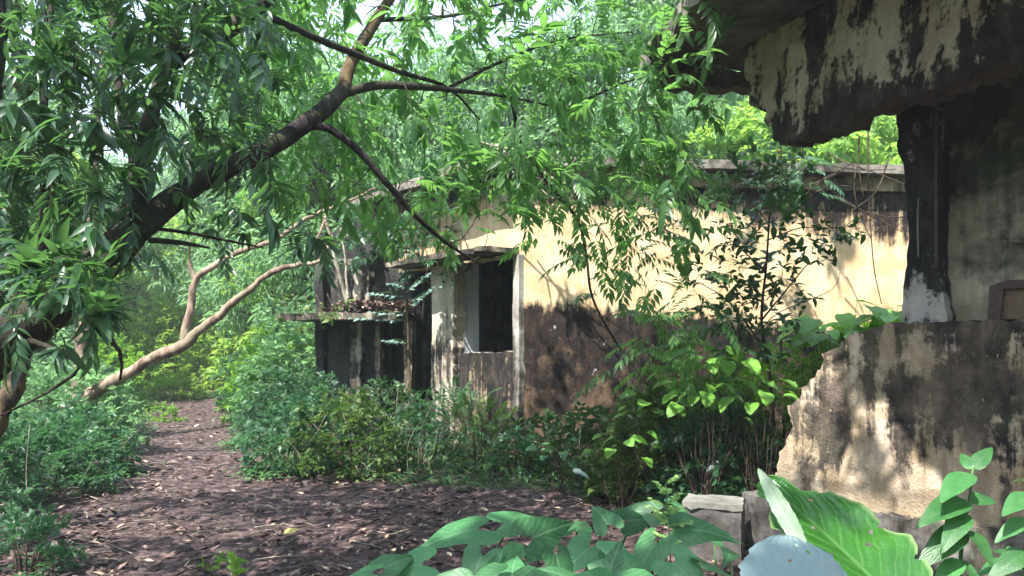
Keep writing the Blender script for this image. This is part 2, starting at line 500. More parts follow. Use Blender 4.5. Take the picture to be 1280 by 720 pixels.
class Tubes:
    """collects tapered tubes into one mesh"""
    def __init__(s):
        s.V, s.F, s.n = [], [], 0

    def add(s, P, R, sides=6, rough=0.0, cap=True):
        P = np.asarray(P, float)
        n = len(P)
        R = np.broadcast_to(np.asarray(R, float), (n,)).copy()
        T = np.gradient(P, axis=0)
        T /= np.linalg.norm(T, axis=1, keepdims=True) + 1e-9
        up = np.array([0.31, 0.22, 0.93])
        A = np.cross(T, up)
        bad = np.linalg.norm(A, axis=1) < .15
        A[bad] = np.cross(T[bad], (1, .1, 0))
        A /= np.linalg.norm(A, axis=1, keepdims=True)
        B = np.cross(T, A)
        th = np.arange(sides) * 2 * PI / sides
        ring = A[:, None, :] * np.cos(th)[None, :, None] + B[:, None, :] * np.sin(th)[None, :, None]
        V = P[:, None, :] + ring * R[:, None, None]
        if rough:
            nz = vnoise(V * (1.1 / max(.03, R.mean()) * .5), 3.0) + .5 * vnoise(V * 14, 1)
            V = V + ring * (nz * rough * R[:, None])[..., None]
        i = np.arange(n - 1)[:, None] * sides
        j = np.arange(sides)[None, :]
        j2 = (j + 1) % sides
        q = np.stack([i + j, i + j2, i + sides + j2, i + sides + j], -1).reshape(-1, 4)
        s.V.append(V.reshape(-1, 3)); s.F.append(q + s.n); s.n += n * sides
        if cap:
            s.V.append(P[[0, -1]])
            c0, c1 = s.n, s.n + 1
            s.n += 2
            b = c0 - n * sides
            k = np.arange(sides); k2 = (k + 1) % sides
            s.F.append(np.stack([b + k2, b + k, np.full(sides, c0), np.full(sides, c0)], -1))
            e = b + (n - 1) * sides
            s.F.append(np.stack([e + k, e + k2, np.full(sides, c1), np.full(sides, c1)], -1))

    def arrays(s):
        V = np.vstack(s.V); Q = np.vstack(s.F)
        t1 = Q[:, [0, 1, 2]]
        t2 = Q[:, [0, 2, 3]]
        t2 = t2[t2[:, 1] != t2[:, 2]]
        return V, np.vstack([t1, t2])

    def build(s, name, mat, parent=None, kind=None):
        V, T = s.arrays()
        return mesh(name, V, T, mat, parent, True, kind=kind)


def tube(name, P, R, mat, parent, sides=8, step=.08, rough=.0, kind=None):
    P, R = resample(P, R, step)
    t = Tubes(); t.add(P, R, sides, rough)
    return t.build(name, mat, parent, kind)


# ---- leaf templates: along +Y, face +Z, unit length. triangles only
def tpl_lance(w=.15, droop=.35, fold=.35, hi=True):
    ts = [0, .14, .38, .68, 1.0] if hi else [0, .42, 1.0]
    ws = [0, .72, 1.0, .72, 0] if hi else [0, 1.0, 0]
    V, Fc = [], []
    for t, a in zip(ts, ws):
        z = -droop * t * t
        if a == 0:
            V.append((0, t, z))
        else:
            V += [(-a * w, t, z + a * w * fold), (0, t, z), (a * w, t, z + a * w * fold)]
    k = len(ts) - 2
    Fc += [(0, 2, 1), (0, 3, 2)]
    for i in range(k - 1):
        a = 1 + 3 * i; b = a + 3
        Fc += [(a, a + 1, b + 1), (a, b + 1, b), (a + 1, a + 2, b + 2), (a + 1, b + 2, b + 1)]
    a = 1 + 3 * (k - 1); e = a + 3
    Fc += [(a, a + 1, e), (a + 1, a + 2, e)]
    return np.array(V, float), np.array(Fc)


def tpl_low(w=.2, droop=.2, fold=.3):
    V = [(0, 0, 0), (-w, .42, w * fold), (0, 1, -droop), (w, .42, w * fold)]
    return np.array(V, float), np.array([(0, 2, 1), (0, 3, 2)])


LANCE = tpl_lance(.135, .32, .35)
LANCE_MID = tpl_lance(.16, .2, .3, False)
OVATE = tpl_lance(.24, .22, .3)
OVATE_MID = tpl_lance(.25, .2, .3, False)
LOW_N = tpl_low(.15, .25)
LOW_O = tpl_low(.27, .15)


# frames: dict(p (n,3), R (n,3,3) columns x,y,z, s (n,))
def look(d, up, roll=0.0):
    """rotation with Y along d and Z as near up as possible"""
    d = np.asarray(d, float); d = d / (np.linalg.norm(d, axis=-1, keepdims=True) + 1e-9)
    up = np.broadcast_to(np.asarray(up, float), d.shape)
    x = np.cross(d, up)
    n = np.linalg.norm(x, axis=-1, keepdims=True)
    x = np.where(n < 1e-3, np.array([1., 0, 0]), x / np.maximum(n, 1e-6))
    z = np.cross(x, d)
    return np.stack([x, d, z], -1)


def frames(p, d, up, s):
    return dict(p=np.asarray(p, float), R=look(d, up), s=np.asarray(s, float))


def cat(fs):
    return dict(p=np.concatenate([f['p'] for f in fs]), R=np.concatenate([f['R'] for f in fs]), s=np.concatenate([f['s'] for f in fs]))


def compose(fr, sub):
    """every frame in fr carries the leaves in sub"""
    p = fr['p'][:, None, :] + fr['s'][:, None, None] * np.einsum('nij,mj->nmi', fr['R'], sub['p'])
    R = np.einsum('nij,mjk->nmik', fr['R'], sub['R'])
    s = fr['s'][:, None] * sub['s'][None, :]
    return dict(p=p.reshape(-1, 3), R=R.reshape(-1, 3, 3), s=s.ravel())


def pick(fr, idx):
    return dict(p=fr['p'][idx], R=fr['R'][idx], s=fr['s'][idx])


def bulk(tpl, fr):
    V, Fc = tpl
    n = len(fr['p'])
    A = fr['p'][:, None, :] + fr['s'][:, None, None] * np.einsum('nij,mj->nmi', fr['R'], V)
    Q = Fc[None] + (np.arange(n) * len(V))[:, None, None]
    return A.reshape(-1, 3), Q.reshape(-1, Fc.shape[1])


def spray_whorl(n=12, L=1.0, seed=0, spread=1.0):
    r = np.random.default_rng(seed)
    ps, ds, ss = [], [], []
    for i in range(n):
        t = r.uniform(.1, 1) ** .6
        a = i * 2.4 + r.uniform(-.4, .4)
        out = np.array([math.cos(a), 0.0, math.sin(a)])
        fwd = r.uniform(.1, .9) + .4 * t
        d = out * spread + np.array([0, fwd, 0])
        d[2] -= .45
        ps.append((0, t * .55 * L, -.05 * t)); ds.append(d); ss.append(r.uniform(.55, 1.0))
    ds = np.array(ds)
    up = np.array([0, 0.2, 1.0])
    return frames(ps, ds, up, ss)


def spray_alt(n=10, seed=0, leaf=.62):
    """loose layered spray: alternate leaves along a sagging twig, a few at the tip"""
    r = np.random.default_rng(seed)
    ps, ds, ss = [], [], []
    for i in range(n):
        t = .12 + .88 * (i / (n - 1)) ** .8
        sgn = -1 if i % 2 else 1
        a = r.uniform(.45, 1.15) * (1.1 - .6 * t)
        ps.append((r.normal(0, .02), t * 1.1, -.25 * t * t)); ds.append((sgn * math.sin(a), math.cos(a), -.08 - .28 * t + r.normal(0, .25))); ss.append(leaf * r.uniform(.55, 1.15))
    return frames(ps, np.array(ds), (r.normal(0, .2), 0, 1), ss)


def spray_pinnate(n=7, seed=0, leaflen=.42, angle=.95):
    r = np.random.default_rng(seed)
    ps, ds, ss = [], [], []
    for i in range(n):
        t = .18 + .82 * i / (n - 1)
        sag = -.22 * t * t
        for sgn in (-1, 1):
            a = angle * (1 - .35 * t) + r.uniform(-.12, .12)
            ps.append((0, t, sag)); ds.append((sgn * math.sin(a), math.cos(a), -.22 - .15 * t + r.uniform(-.15, .15)))
            ss.append(leaflen * (1 - .35 * abs(t - .55)) * r.uniform(.85, 1.1))
    ps.append((0, 1.02, -.23)); ds.append((0, 1, -.5)); ss.append(leaflen)
    return frames(ps, np.array(ds), (0, 0, 1), ss)


def spray_bush(n=12, seed=0, leaf=.5):
    r = np.random.default_rng(seed)
    ps, ds, ss = [], [], []
    for i in range(n):
        t = r.uniform(.1, 1)
        a = i * 2.4
        ps.append((r.normal(0, .05), t * .9, r.normal(0, .05)))
        ds.append((math.cos(a), r.uniform(.0, .9), math.sin(a) * .55 + .1)); ss.append(leaf * r.uniform(.6, 1.1))
    return frames(ps, np.array(ds), (0, -.2, 1), ss)


def leaf_parts(tpl, fr, mat, parent, nmax=300, name='leaf', minpx=9, margin=0, cap_area=0.9):
    """the leaves that show largest become parts sharing one mesh; the rest one part of kind stuff"""
    p, s = fr['p'], fr['s']
    n = len(p)
    px, py = pix(p + fr['R'][:, :, 1] * (s * .5)[:, None])
    d = p[:, 1]
    face = .25 + .75 * np.abs(np.einsum('ni,ni->n', fr['R'][:, :, 2], (p - (0, 0, EYE)) / (np.linalg.norm(p - (0, 0, EYE), axis=1, keepdims=True) + 1e-9)))
    size = s * F / np.maximum(d, .3) * face
    ok = (px > -5) & (px < 1285) & (py > -5) & (py < 725) & (d > .5) & (size > minpx)
    # prefer leaves not buried behind others of the same plant: the nearest per small cell
    idx = np.where(ok)[0]
    order = idx[np.argsort(d[idx])]
    cell = {}
    keep = []
    for i in order:
        k = (int(px[i] // 8), int(py[i] // 8))
        c = cell.get(k, 0)
        if c < 2:
            keep.append(i)
        cell[k] = c + 1
    keep = np.array(keep, int)
    if len(keep) > nmax:
        keep = keep[np.argsort(-size[keep])[:nmax]]
    me = None
    base = Vector(parent.location)
    o0 = None
    for i in keep:
        if me is None:
            o0 = mesh(name, tpl[0], tpl[1], mat, None, True)
            me = o0.data
            o = o0
        else:
            o = bpy.data.objects.new(name, me)
            COL.objects.link(o)
        R = fr['R'][i] * s[i]
        mt = Matrix(((R[0, 0], R[0, 1], R[0, 2], p[i, 0] - base.x), (R[1, 0], R[1, 1], R[1, 2], p[i, 1] - base.y),
                     (R[2, 0], R[2, 1], R[2, 2], p[i, 2] - base.z), (0, 0, 0, 1)))
        o.parent = parent
        o.matrix_basis = mt
    rest = np.ones(n, bool)
    rest[keep] = False
    if rest.any():
        V, Fc = bulk(tpl, pick(fr, rest))
        mesh('foliage', V, Fc, mat, parent, True, kind='stuff')
    return len(keep)


def attach(nodes, nrad, targets, tub, rr=.45, rmin=.002, rmax=.02, sides=4, sag=.06, maxlen=None):
    """grow a twig from the nearest wood to every target; new twigs are wood for the next. returns end directions"""
    nodes = [np.asarray(n, float) for n in nodes]
    A = np.array(nodes)
    Rn = np.array(nrad, float)
    dist = np.array([np.min(np.linalg.norm(A - t, axis=1)) for t in targets])
    order = np.argsort(dist)
    dirs = np.zeros((len(targets), 3))
    cap = len(A) + len(targets) * 4
    B = np.zeros((cap, 3)); RB = np.zeros(cap)
    B[:len(A)] = A; RB[:len(A)] = Rn
    k = len(A)
    for i in order:
        t = targets[i]
        dd = np.linalg.norm(B[:k] - t, axis=1) + (B[:k, 2] > t[2] + .5) * .15
        j = int(np.argmin(dd))
        a = B[j]
        L = np.linalg.norm(t - a)
        if L < 1e-3:
            dirs[i] = (0, 0, 1); continue
        off = RNG.normal(0, .10, 3) * L
        off[2] += sag * L
        m1 = a + (t - a) * .35 + off
        m2 = a + (t - a) * .7 + off * .8
        r0 = min(RB[j] * .7, rmax, rmin + L * .012 + .002)
        r0 = max(r0, rmin * 1.2)
        pts = np.array([a, m1, m2, t])
        tub.add(pts, [r0, r0 * .8, r0 * .6, rmin], sides, cap=False)
        B[k] = m1; RB[k] = r0 * .8; B[k + 1] = m2; RB[k + 1] = r0 * .6; B[k + 2] = t; RB[k + 2] = rmin
        k += 3
        dirs[i] = nrm(t - m2)
    return dirs


def box_arrays(lo, hi):
    x0, y0, z0 = lo; x1, y1, z1 = hi
    V = np.array([(x0, y0, z0), (x1, y0, z0), (x1, y1, z0), (x0, y1, z0), (x0, y0, z1), (x1, y0, z1), (x1, y1, z1), (x0, y1, z1)], float)
    Q = np.array([(0, 3, 2, 1), (4, 5, 6, 7), (0, 1, 5, 4), (1, 2, 6, 5), (2, 3, 7, 6), (3, 0, 4, 7)])
    return V, Q


def sample_region(n, x0, x1, y0, y1, d0, d1, keep=None, seed=0):
    r = np.random.default_rng(seed)
    out = []
    while len(out) < n:
        px, py = r.uniform(x0, x1), r.uniform(y0, y1)
        if keep is not None and r.uniform() > keep(px, py):
            continue
        out.append(W(px, py, r.uniform(d0, d1)))
    return np.array(out)


class Line:
    """a vertical plane: origin o (x,y), unit direction u along it, n = outward (towards the viewer)"""
    def __init__(s, a, b, flip=False):
        a = np.array(a, float); b = np.array(b, float)
        s.o = a; s.u = (b - a) / np.linalg.norm(b - a)
        s.n = np.array([s.u[1], -s.u[0]])
        if flip: s.n = -s.n

    def pt(s, t, z, off=0.0):
        q = s.o + s.u * t + s.n * off
        return np.array([q[0], q[1], z])

    def t_at(s, px, off=0.0):
        k = (px - 640.0) / F
        o = s.o + s.n * off
        return (k * o[1] - o[0]) / (s.u[0] - k * s.u[1])

    def tz(s, px, py, off=0.0):
        t = s.t_at(px, off)
        y = (s.o + s.u * t + s.n * off)[1]
        return t, EYE + (HOR - py) / F * y


def rough_outline(pts, step=.07, amp=.012, seed=0, keep=()):
    """subdivide a polygon's edges and make them ragged"""
    r = np.random.default_rng(seed)
    out = []
    n = len(pts)
    for i in range(n):
        a = np.array(pts[i], float); b = np.array(pts[(i + 1) % n], float)
        L = np.linalg.norm(b - a)
        k = max(1, int(L / step))
        nn = np.array([-(b - a)[1], (b - a)[0]]) / max(L, 1e-6)
        for j in range(k):
            p = a + (b - a) * j / k
            if i not in keep:
                p = p + nn * r.normal(0, amp) + (r.normal(0, amp * .4, 2) if j else 0)
            out.append(p)
    # now and then a small chip is missing
    for i in range(2, len(out) - 2):
        if r.uniform() < .10 and amp > .008:
            c = out[i] * 0 + np.mean([out[i - 1], out[i + 1]], 0)
            q = r.normal(0, amp * 1.6, 2)
            out[i] = c + q
    return out


def slab_poly(name, line, pts, off0, off1, mats, parent=None, dents=.006, cell=.12, seed=0):
    """a solid cut from a plane: polygon pts (t,z), faces at off0 (front) and off1 (back). mats[0] skin, mats[1] edges"""
    bm = bmesh.new()
    vs = [bm.verts.new(line.pt(t, z, off0)) for t, z in pts]
    f = bm.faces.new(vs)
    f.normal_update()
    want = Vector((line.n[0], line.n[1], 0))
    if f.normal.dot(want) < 0:
        f.normal_flip()
    r = bmesh.ops.extrude_face_region(bm, geom=[f])
    back = [v for v in r['geom'] if isinstance(v, bmesh.types.BMVert)]
    dv = Vector((line.n[0], line.n[1], 0)) * (off1 - off0)
    for v in back:
        v.co += dv
    # bisect the front and back into cells so they can be uneven
    zs = [p[1] for p in pts]; ts = [p[0] for p in pts]
    for tt in np.arange(min(ts) + cell, max(ts), cell):
        g = bm.verts[:] + bm.edges[:] + bm.faces[:]
        bmesh.ops.bisect_plane(bm, geom=g, plane_co=line.pt(tt, 0), plane_no=(line.u[0], line.u[1], 0))
    for zz in np.arange(min(zs) + cell, max(zs), cell):
        g = bm.verts[:] + bm.edges[:] + bm.faces[:]
        bmesh.ops.bisect_plane(bm, geom=g, plane_co=(0, 0, zz), plane_no=(0, 0, 1))
    bmesh.ops.recalc_face_normals(bm, faces=bm.faces)
    for v in bm.verts:
        q = np.array(v.co)
        v.co += want * float(vnoise(q * 2.1, seed) * dents + vnoise(q * 7.0, seed + 3) * dents * .5)
    base = Vector(parent.location) if parent else Vector((0, 0, 0))
    for v in bm.verts:
        v.co -= base
    for fc in bm.faces:
        fc.normal_update()
        if len(mats) > 1 and abs(fc.normal.dot(want)) < .6:
            fc.material_index = 1
    bmesh.ops.triangulate(bm, faces=[fc for fc in bm.faces if len(fc.verts) > 4])
    me = bpy.data.meshes.new(name)
    bm.to_mesh(me); bm.free()
    for mm in mats:
        me.materials.append(mm)
    o = bpy.data.objects.new(name, me)
    COL.objects.link(o)
    if parent: o.parent = parent
    return o


def poly_slab(name, xy, z0, z1, mats, parent=None, step=.12, amp=.015, seed=0, slope=(0, 0)):
    """a horizontal slab over polygon xy, ragged rim; slope = dz/dx, dz/dy"""
    pts = rough_outline(xy, step, amp, seed)
    bm = bmesh.new()
    zz = lambda x, y, z: z + slope[0] * (x - xy[0][0]) + slope[1] * (y - xy[0][1])
    vs = [bm.verts.new((x, y, zz(x, y, z0))) for x, y in pts]
    f = bm.faces.new(vs); f.normal_update()
    if f.normal.z > 0: f.normal_flip()
    r = bmesh.ops.extrude_face_region(bm, geom=[f])
    for v in r['geom']:
        if isinstance(v, bmesh.types.BMVert): v.co.z += (z1 - z0)
    bmesh.ops.recalc_face_normals(bm, faces=bm.faces)
    rr = np.random.default_rng(seed)
    for v in bm.verts:
        v.co.z += rr.normal(0, .006)
    base = Vector(parent.location) if parent else Vector((0, 0, 0))
    for v in bm.verts: v.co -= base
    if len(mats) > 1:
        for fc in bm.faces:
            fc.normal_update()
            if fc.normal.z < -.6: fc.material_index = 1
    bmesh.ops.triangulate(bm, faces=[fc for fc in bm.faces if len(fc.verts) > 4])
    me = bpy.data.meshes.new(name); bm.to_mesh(me); bm.free()
    for mm in mats: me.materials.append(mm)
    o = bpy.data.objects.new(name, me); COL.objects.link(o)
    if parent: o.parent = parent
    return o


# ================================================================== SETTING: ground
PATH = np.array([(-1.2, 4.0), (-2.0, 6.0), (-3.86, 9.4), (-5.1, 12.4), (-6.45, 16.0), (-7.8, 19.5), (-10.5, 26), (-14.6, 36), (-20, 48)])


def path_dist(x, y):
    p = np.stack([x, y], -1)
    best = np.full(x.shape, 1e9)
    for a, b in zip(PATH[:-1], PATH[1:]):
        ab = b - a
        t = np.clip(((p - a) @ ab) / (ab @ ab), 0, 1)
        best = np.minimum(best, np.linalg.norm(p - (a + t[..., None] * ab), axis=-1))
    return best


def verge_of(x, y):
    wd = np.interp(y, [4, 7.5, 8.6, 9.6, 12.4, 19, 40], [6.5, 5.0, 2.6, .95, .62, .5, .5])
    return np.clip((path_dist(x, y) - wd) / .9 + .15, 0, 1.15)


def gz(x, y):
    x = np.asarray(x, float); y = np.asarray(y, float)
    q = np.stack([x, y, x * 0 + .3], -1)
    r = np.hypot(x, y - 8)
    h = .045 * vnoise(q * .45, 2) + .016 * vnoise(q * 1.9, 5) + .007 * vnoise(q * 6.0, 9)
    h = h + .09 * np.clip(verge_of(x, y), 0, 1) * (y > 5)
    h = h + np.clip((r - 24) / 60, 0, 1) ** 1.5 * 9 * (r < 1e9)
    return h


g1 = np.concatenate([-np.geomspace(160, 12, 22), np.arange(-11.8, 8.01, .07), np.geomspace(8.3, 160, 26)])
g2 = np.concatenate([-np.geomspace(160, 2, 16), np.arange(-1.5, 3.5, .3), np.arange(3.5, 17, .07), np.arange(17, 30, .35), np.geomspace(30.5, 180, 18)])
GX, GY = np.meshgrid(g1, g2)
V = np.stack([GX, GY, gz(GX, GY)], -1).reshape(-1, 3)
nx, ny = len(g1), len(g2)
i = (np.arange(ny - 1)[:, None] * nx + np.arange(nx - 1)[None, :]).ravel()
Fq = np.stack([i, i + 1, i + nx + 1, i + nx], -1)
ground = mesh('ground', V, Fq, M['soil'], None, True, kind='structure')
ca = ground.data.color_attributes.new('verge', 'FLOAT_COLOR', 'POINT')
vv = verge_of(GX, GY).ravel()
cc = np.ones((len(vv), 4), np.float32); cc[:, 0] = vv; cc[:, 1] = vv; cc[:, 2] = vv
ca.data.foreach_set('color', cc.ravel())

# ================================================================== SETTING: the yellow house
house = root('abandoned_house', (0.1, 10.7, 0), 'ochre single storey house with flat roof, black stained lower wall and open porch corner', 'house')
C0 = (0.1, 10.7)
RW = Line(C0, (7.5, 11.52))
LW = Line(C0, (0.1 - .585 * 4, 10.7 + .81 * 4), flip=True)
zs_top = 3.93
slab_poly('wall', RW, rough_outline([(0, -.2), (7.4, -.2), (7.4, zs_top), (0, zs_top)], .3, .002), 0, -.22, [M['wall_main']], house, dents=.008, cell=.3)
slab_poly('eave_beam', RW, [(-.05, zs_top - .20), (7.4, zs_top - .20), (7.4, zs_top - .003), (-.05, zs_top - .003)], .07, .004, [M['eave_band']], house, dents=.006, cell=.5)
slab_poly('wall', LW, rough_outline([(.0, 2.79), (3.95, 2.79), (3.95, zs_top), (.0, zs_top)], .3, .004), 0, -.2, [M['wall_left']], house, dents=.01, cell=.3)
slab_poly('porch_parapet', LW, rough_outline([(.11, -.2), (1.55, -.2), (1.55, 1.47), (.11, 1.49)], .08, .010, 3), -.02, -.18, [M['wall_left'], M['slab']], house, dents=.012, cell=.12)
slab_poly('corner_post', LW, rough_outline([(-.03, -.2), (.11, -.2), (.10, 1.2), (.12, 1.9), (.10, 2.79), (-.03, 2.79)], .15, .004, 4), .03, -.16, [M['strip']], house, dents=.006, cell=.15)
slab_poly('pillar', LW, rough_outline([(1.56, -.2), (2.24, -.2), (2.23, 1.1), (2.2, 1.9), (2.23, 2.79), (1.58, 2.79), (1.56, 2.0), (1.6, 1.55)], .08, .014, 5), .06, -.14, [M['pillar_painted_lit']], house, dents=.012, cell=.12)
pj = LW.pt(1.60, 0, -.14)
pk = LW.pt(1.60, 0, -.42)
JL = Line(pj[:2], pk[:2])
if JL.n @ (-LW.u) < 0: JL.n = -JL.n
slab_poly('jamb', JL, [(0, 0), (.27, 0), (.27, 2.95), (0, 2.95)], 0, -.12, [M['white_wall']], house, dents=.004, cell=.3)
# inner rooms: back wall, partitions, far walls, ceiling. Dark from closed walls and from shade painted in their colour
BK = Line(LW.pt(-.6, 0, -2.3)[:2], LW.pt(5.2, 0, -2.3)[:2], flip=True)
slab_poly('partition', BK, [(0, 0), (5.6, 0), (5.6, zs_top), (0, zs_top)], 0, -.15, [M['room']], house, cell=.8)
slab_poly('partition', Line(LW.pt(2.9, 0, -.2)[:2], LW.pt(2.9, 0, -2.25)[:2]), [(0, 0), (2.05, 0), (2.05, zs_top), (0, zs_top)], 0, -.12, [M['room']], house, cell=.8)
slab_poly('wall', LW, [(2.98, -.2), (3.95, -.2), (3.95, 2.785), (2.98, 2.785)], -.01, -.2, [M['annex']], house, cell=.3)
fo = [(-2.22, 13.92), (-.6, 17.6), (6.9, 17.6), (7.42, 11.6)]
for a, b in ((fo[0], fo[1]), (fo[1], fo[2]), (fo[2], fo[3])):
    ln = Line(a, b)
    L = np.linalg.norm(np.array(b) - np.array(a))
    slab_poly('wall', ln, [(0, -.2), (L, -.2), (L, zs_top), (0, zs_top)], 0, .2, [M['wall_left']], house, cell=1.0)
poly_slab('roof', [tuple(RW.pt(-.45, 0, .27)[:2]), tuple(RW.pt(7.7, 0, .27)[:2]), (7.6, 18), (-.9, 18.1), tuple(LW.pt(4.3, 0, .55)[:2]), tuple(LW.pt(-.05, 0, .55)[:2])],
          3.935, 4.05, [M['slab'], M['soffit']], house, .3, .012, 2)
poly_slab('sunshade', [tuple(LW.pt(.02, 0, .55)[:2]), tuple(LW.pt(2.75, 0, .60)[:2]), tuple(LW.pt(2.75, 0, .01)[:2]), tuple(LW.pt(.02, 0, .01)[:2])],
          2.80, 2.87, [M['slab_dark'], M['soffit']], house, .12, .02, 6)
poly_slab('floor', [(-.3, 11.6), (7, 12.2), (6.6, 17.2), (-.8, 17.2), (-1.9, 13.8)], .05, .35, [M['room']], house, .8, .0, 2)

# ================================================================== SETTING: the black annex left of the house
annex = root('ruined_annex', (-2.4, 13.2, 0), 'ruined annex, mouldy and painted darker as shade, with posts under a thin projecting porch slab', 'outbuilding')
AN = Line((-3.2, 13.5), (-1.45, 12.95))


def apoly(name, pxs, mats, off0, off1, seed=0, amp=.012, **k):
    pts = [AN.tz(px, py, off0) for px, py in pxs]
    return slab_poly(name, AN, rough_outline(pts, .09, amp, seed), off0, off1, mats, annex, cell=.16, **k)


apoly('wall', [(409, 560), (440, 560), (440, 401), (411, 401)], [M['annex']], 0, -.2, 1)
apoly('pillar', [(438, 565), (453, 565), (450, 470), (452, 401), (438, 401)], [M['annex_post']], .08, -.16, 2)
apoly('wall', [(452, 560), (474, 560), (473, 401), (452, 401)], [M['annex']], -.05, -.2, 3)
apoly('post', [(468, 565), (476, 565), (475, 401), (469, 401)], [M['annex_post']], .02, -.12, 4, .005)
apoly('post', [(505, 560), (517, 560), (514, 470), (516, 385), (505, 385)], [M['annex_post']], .10, -.05, 5, .008)
apoly('post', [(486, 560), (490, 560), (490, 401), (486, 401)], [M['annex']], -.3, -.36, 6, .004)
apoly('upper_wall', [(405, 396), (522, 396), (524, 285), (480, 262), (440, 275), (418, 285), (409, 300), (404, 350)], [M['annex']], -.35, -.55, 7, .03)
apoly('pilaster', [(441, 392), (463, 392), (461, 335), (452, 318), (443, 330)], [M['annex_post']], -.27, -.36, 8, .02)
apoly('pilaster', [(511, 330), (531, 322), (531, 270), (512, 272)], [M['wall_left']], -.2, -.36, 9, .015)
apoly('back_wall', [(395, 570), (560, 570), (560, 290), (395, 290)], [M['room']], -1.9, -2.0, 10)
for (a, b) in (((-3.22, 13.72), (-2.85, 15.6)), ((-1.3, 13.2), (-1.0, 15.1))):
    ln = Line(a, b)
    slab_poly('side_wall', ln, rough_outline([(0, -.2), (1.9, -.2), (1.9, 3.0), (0, 3.3)], .3, .02, 3), 0, -.15, [M['annex']], annex, cell=.4)
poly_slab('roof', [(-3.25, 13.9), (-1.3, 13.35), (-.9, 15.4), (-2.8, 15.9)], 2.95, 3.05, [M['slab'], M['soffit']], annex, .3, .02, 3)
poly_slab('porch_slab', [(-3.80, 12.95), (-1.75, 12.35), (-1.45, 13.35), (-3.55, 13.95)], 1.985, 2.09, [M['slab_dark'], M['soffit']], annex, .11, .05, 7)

# ================================================================== SETTING: the near ruin at the right
ruin = root('ruined_veranda', (2.6, 5.8, 0), 'near ruin with broken concrete beam over a streaked parapet and single mouldy column', 'ruin')
PL = Line((2.1, 6.3), (2.8, 5.59))
BL = Line((1.9, 6.3), (2.75, 4.3))


def rpoly(name, line, pxs, mats, off0, off1, seed=0, amp=.012, step=.035, cell=.1, extra=(), **k):
    pts = [line.tz(px, py, off0) for px, py in pxs] + list(extra)
    return slab_poly(name, line, rough_outline(pts, step, amp, seed), off0, off1, mats, ruin, cell=cell, **k)


tR = PL.t_at(1420)
rpoly('parapet', PL, [(970, 640), (973, 590), (978, 560), (990, 533), (984, 507), (1001, 492), (1012, 474), (1029, 457), (1027, 443), (1049, 433), (1060, 419), (1082, 412),
                      (1105, 407), (1136, 404), (1182, 402), (1214, 399), (1217, 404), (1282, 400), (1400, 394)],
      [M['parapet'], M['beam_core']], 0, -.32, 3, .010, extra=[(tR, .4)], dents=.014)
rpoly('plinth', PL, [(955, 700)], [M['plinth']], .07, -.4, 5, .008, extra=[(tR + .2, -.3), (tR + .2, .40), (PL.t_at(958), .39)], dents=.01)
rpoly('column', PL, [(1129, 405), (1127, 385), (1131, 340), (1136, 300), (1134, 250), (1131, 215), (1123, 190), (1121, 100), (1177, 90), (1176, 200), (1175, 340), (1181, 385), (1184, 404)],
      [M['column']], -.04, -.30, 7, .006, step=.05, dents=.006, cell=.06)
rpoly('wall', PL, [(1176, 404), (1400, 400), (1400, -40), (1176, 20)], [M['backwall']], -.22, -.42, 9, .004, dents=.012)
rpoly('pilaster', PL, [(1261, 300), (1400, 330), (1400, -60), (1258, 40), (1262, 150), (1266, 230)], [M['backwall']], -.14, -.23, 10, .012, dents=.01)
bt = [(932, 48), (931, 92), (941, 108), (936, 124), (946, 136), (958, 141), (955, 152), (966, 163), (962, 176), (976, 178), (1001, 174), (1030, 163), (1058, 153), (1061, 141),
      (1071, 135), (1085, 140), (1094, 138), (1101, 129), (1120, 122), (1146, 124), (1164, 113), (1200, 98), (1240, 82), (1284, 60), (1400, 4), (1560, -70)]
tB = BL.t_at(1560)
rpoly('beam', BL, bt, [M['beam'], M['beam_core']], 0, -.24, 11, .014, .032, .09, extra=[(tB, 3.99), (BL.t_at(932), 3.99)], dents=.018)
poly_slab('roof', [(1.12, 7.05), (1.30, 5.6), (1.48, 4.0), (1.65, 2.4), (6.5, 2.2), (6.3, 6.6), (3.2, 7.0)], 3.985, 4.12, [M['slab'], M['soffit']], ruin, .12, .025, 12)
# remains of the far beam under the slab's rear edge
slab_poly('beam', Line((1.2, 6.95), (3.4, 6.95)), rough_outline([(0, 3.98), (.02, 3.86), (.5, 3.82), (1.2, 3.84), (2.1, 3.8), (2.15, 3.98)], .08, .012, 4), 0, -.2, [M['soffit']], ruin, dents=.01)
# far corner pier so that the roof is carried at its right side
slab_poly('wall', Line((6.2, 6.4), (6.2, 2.4)), [(0, 0), (4, 0), (4, 3.98), (0, 3.98)], 0, -.2, [M['backwall']], ruin, cell=.6)
pp = [PL.pt(*PL.tz(1170, y, .0), 0.0) for y in (104, 180, 250, 335)]
tube('pipe', pp, [.012] * 4, M['metal'], ruin, 6, .1)
pp = [PL.pt(*PL.tz(x, y, .0), 0.0) for x, y in ((1148, 248), (1147, 280), (1148, 322))]
tube('pipe', pp, [.006] * 3, M['plank'], ruin, 5, .1)
# the wooden frame left on the parapet
wf = root('window_frame', tuple(PL.pt(PL.t_at(1262), 1.75, -.1)), 'dark red wooden frame standing on the parapet ledge at the right edge', 'window frame')


def fpoly(name, pxs, mat, off0, off1):
    pts = [PL.tz(px, py, off0) for px, py in pxs]
    return slab_poly(name, PL, pts, off0, off1, [mat], wf, dents=.001, cell=.2)


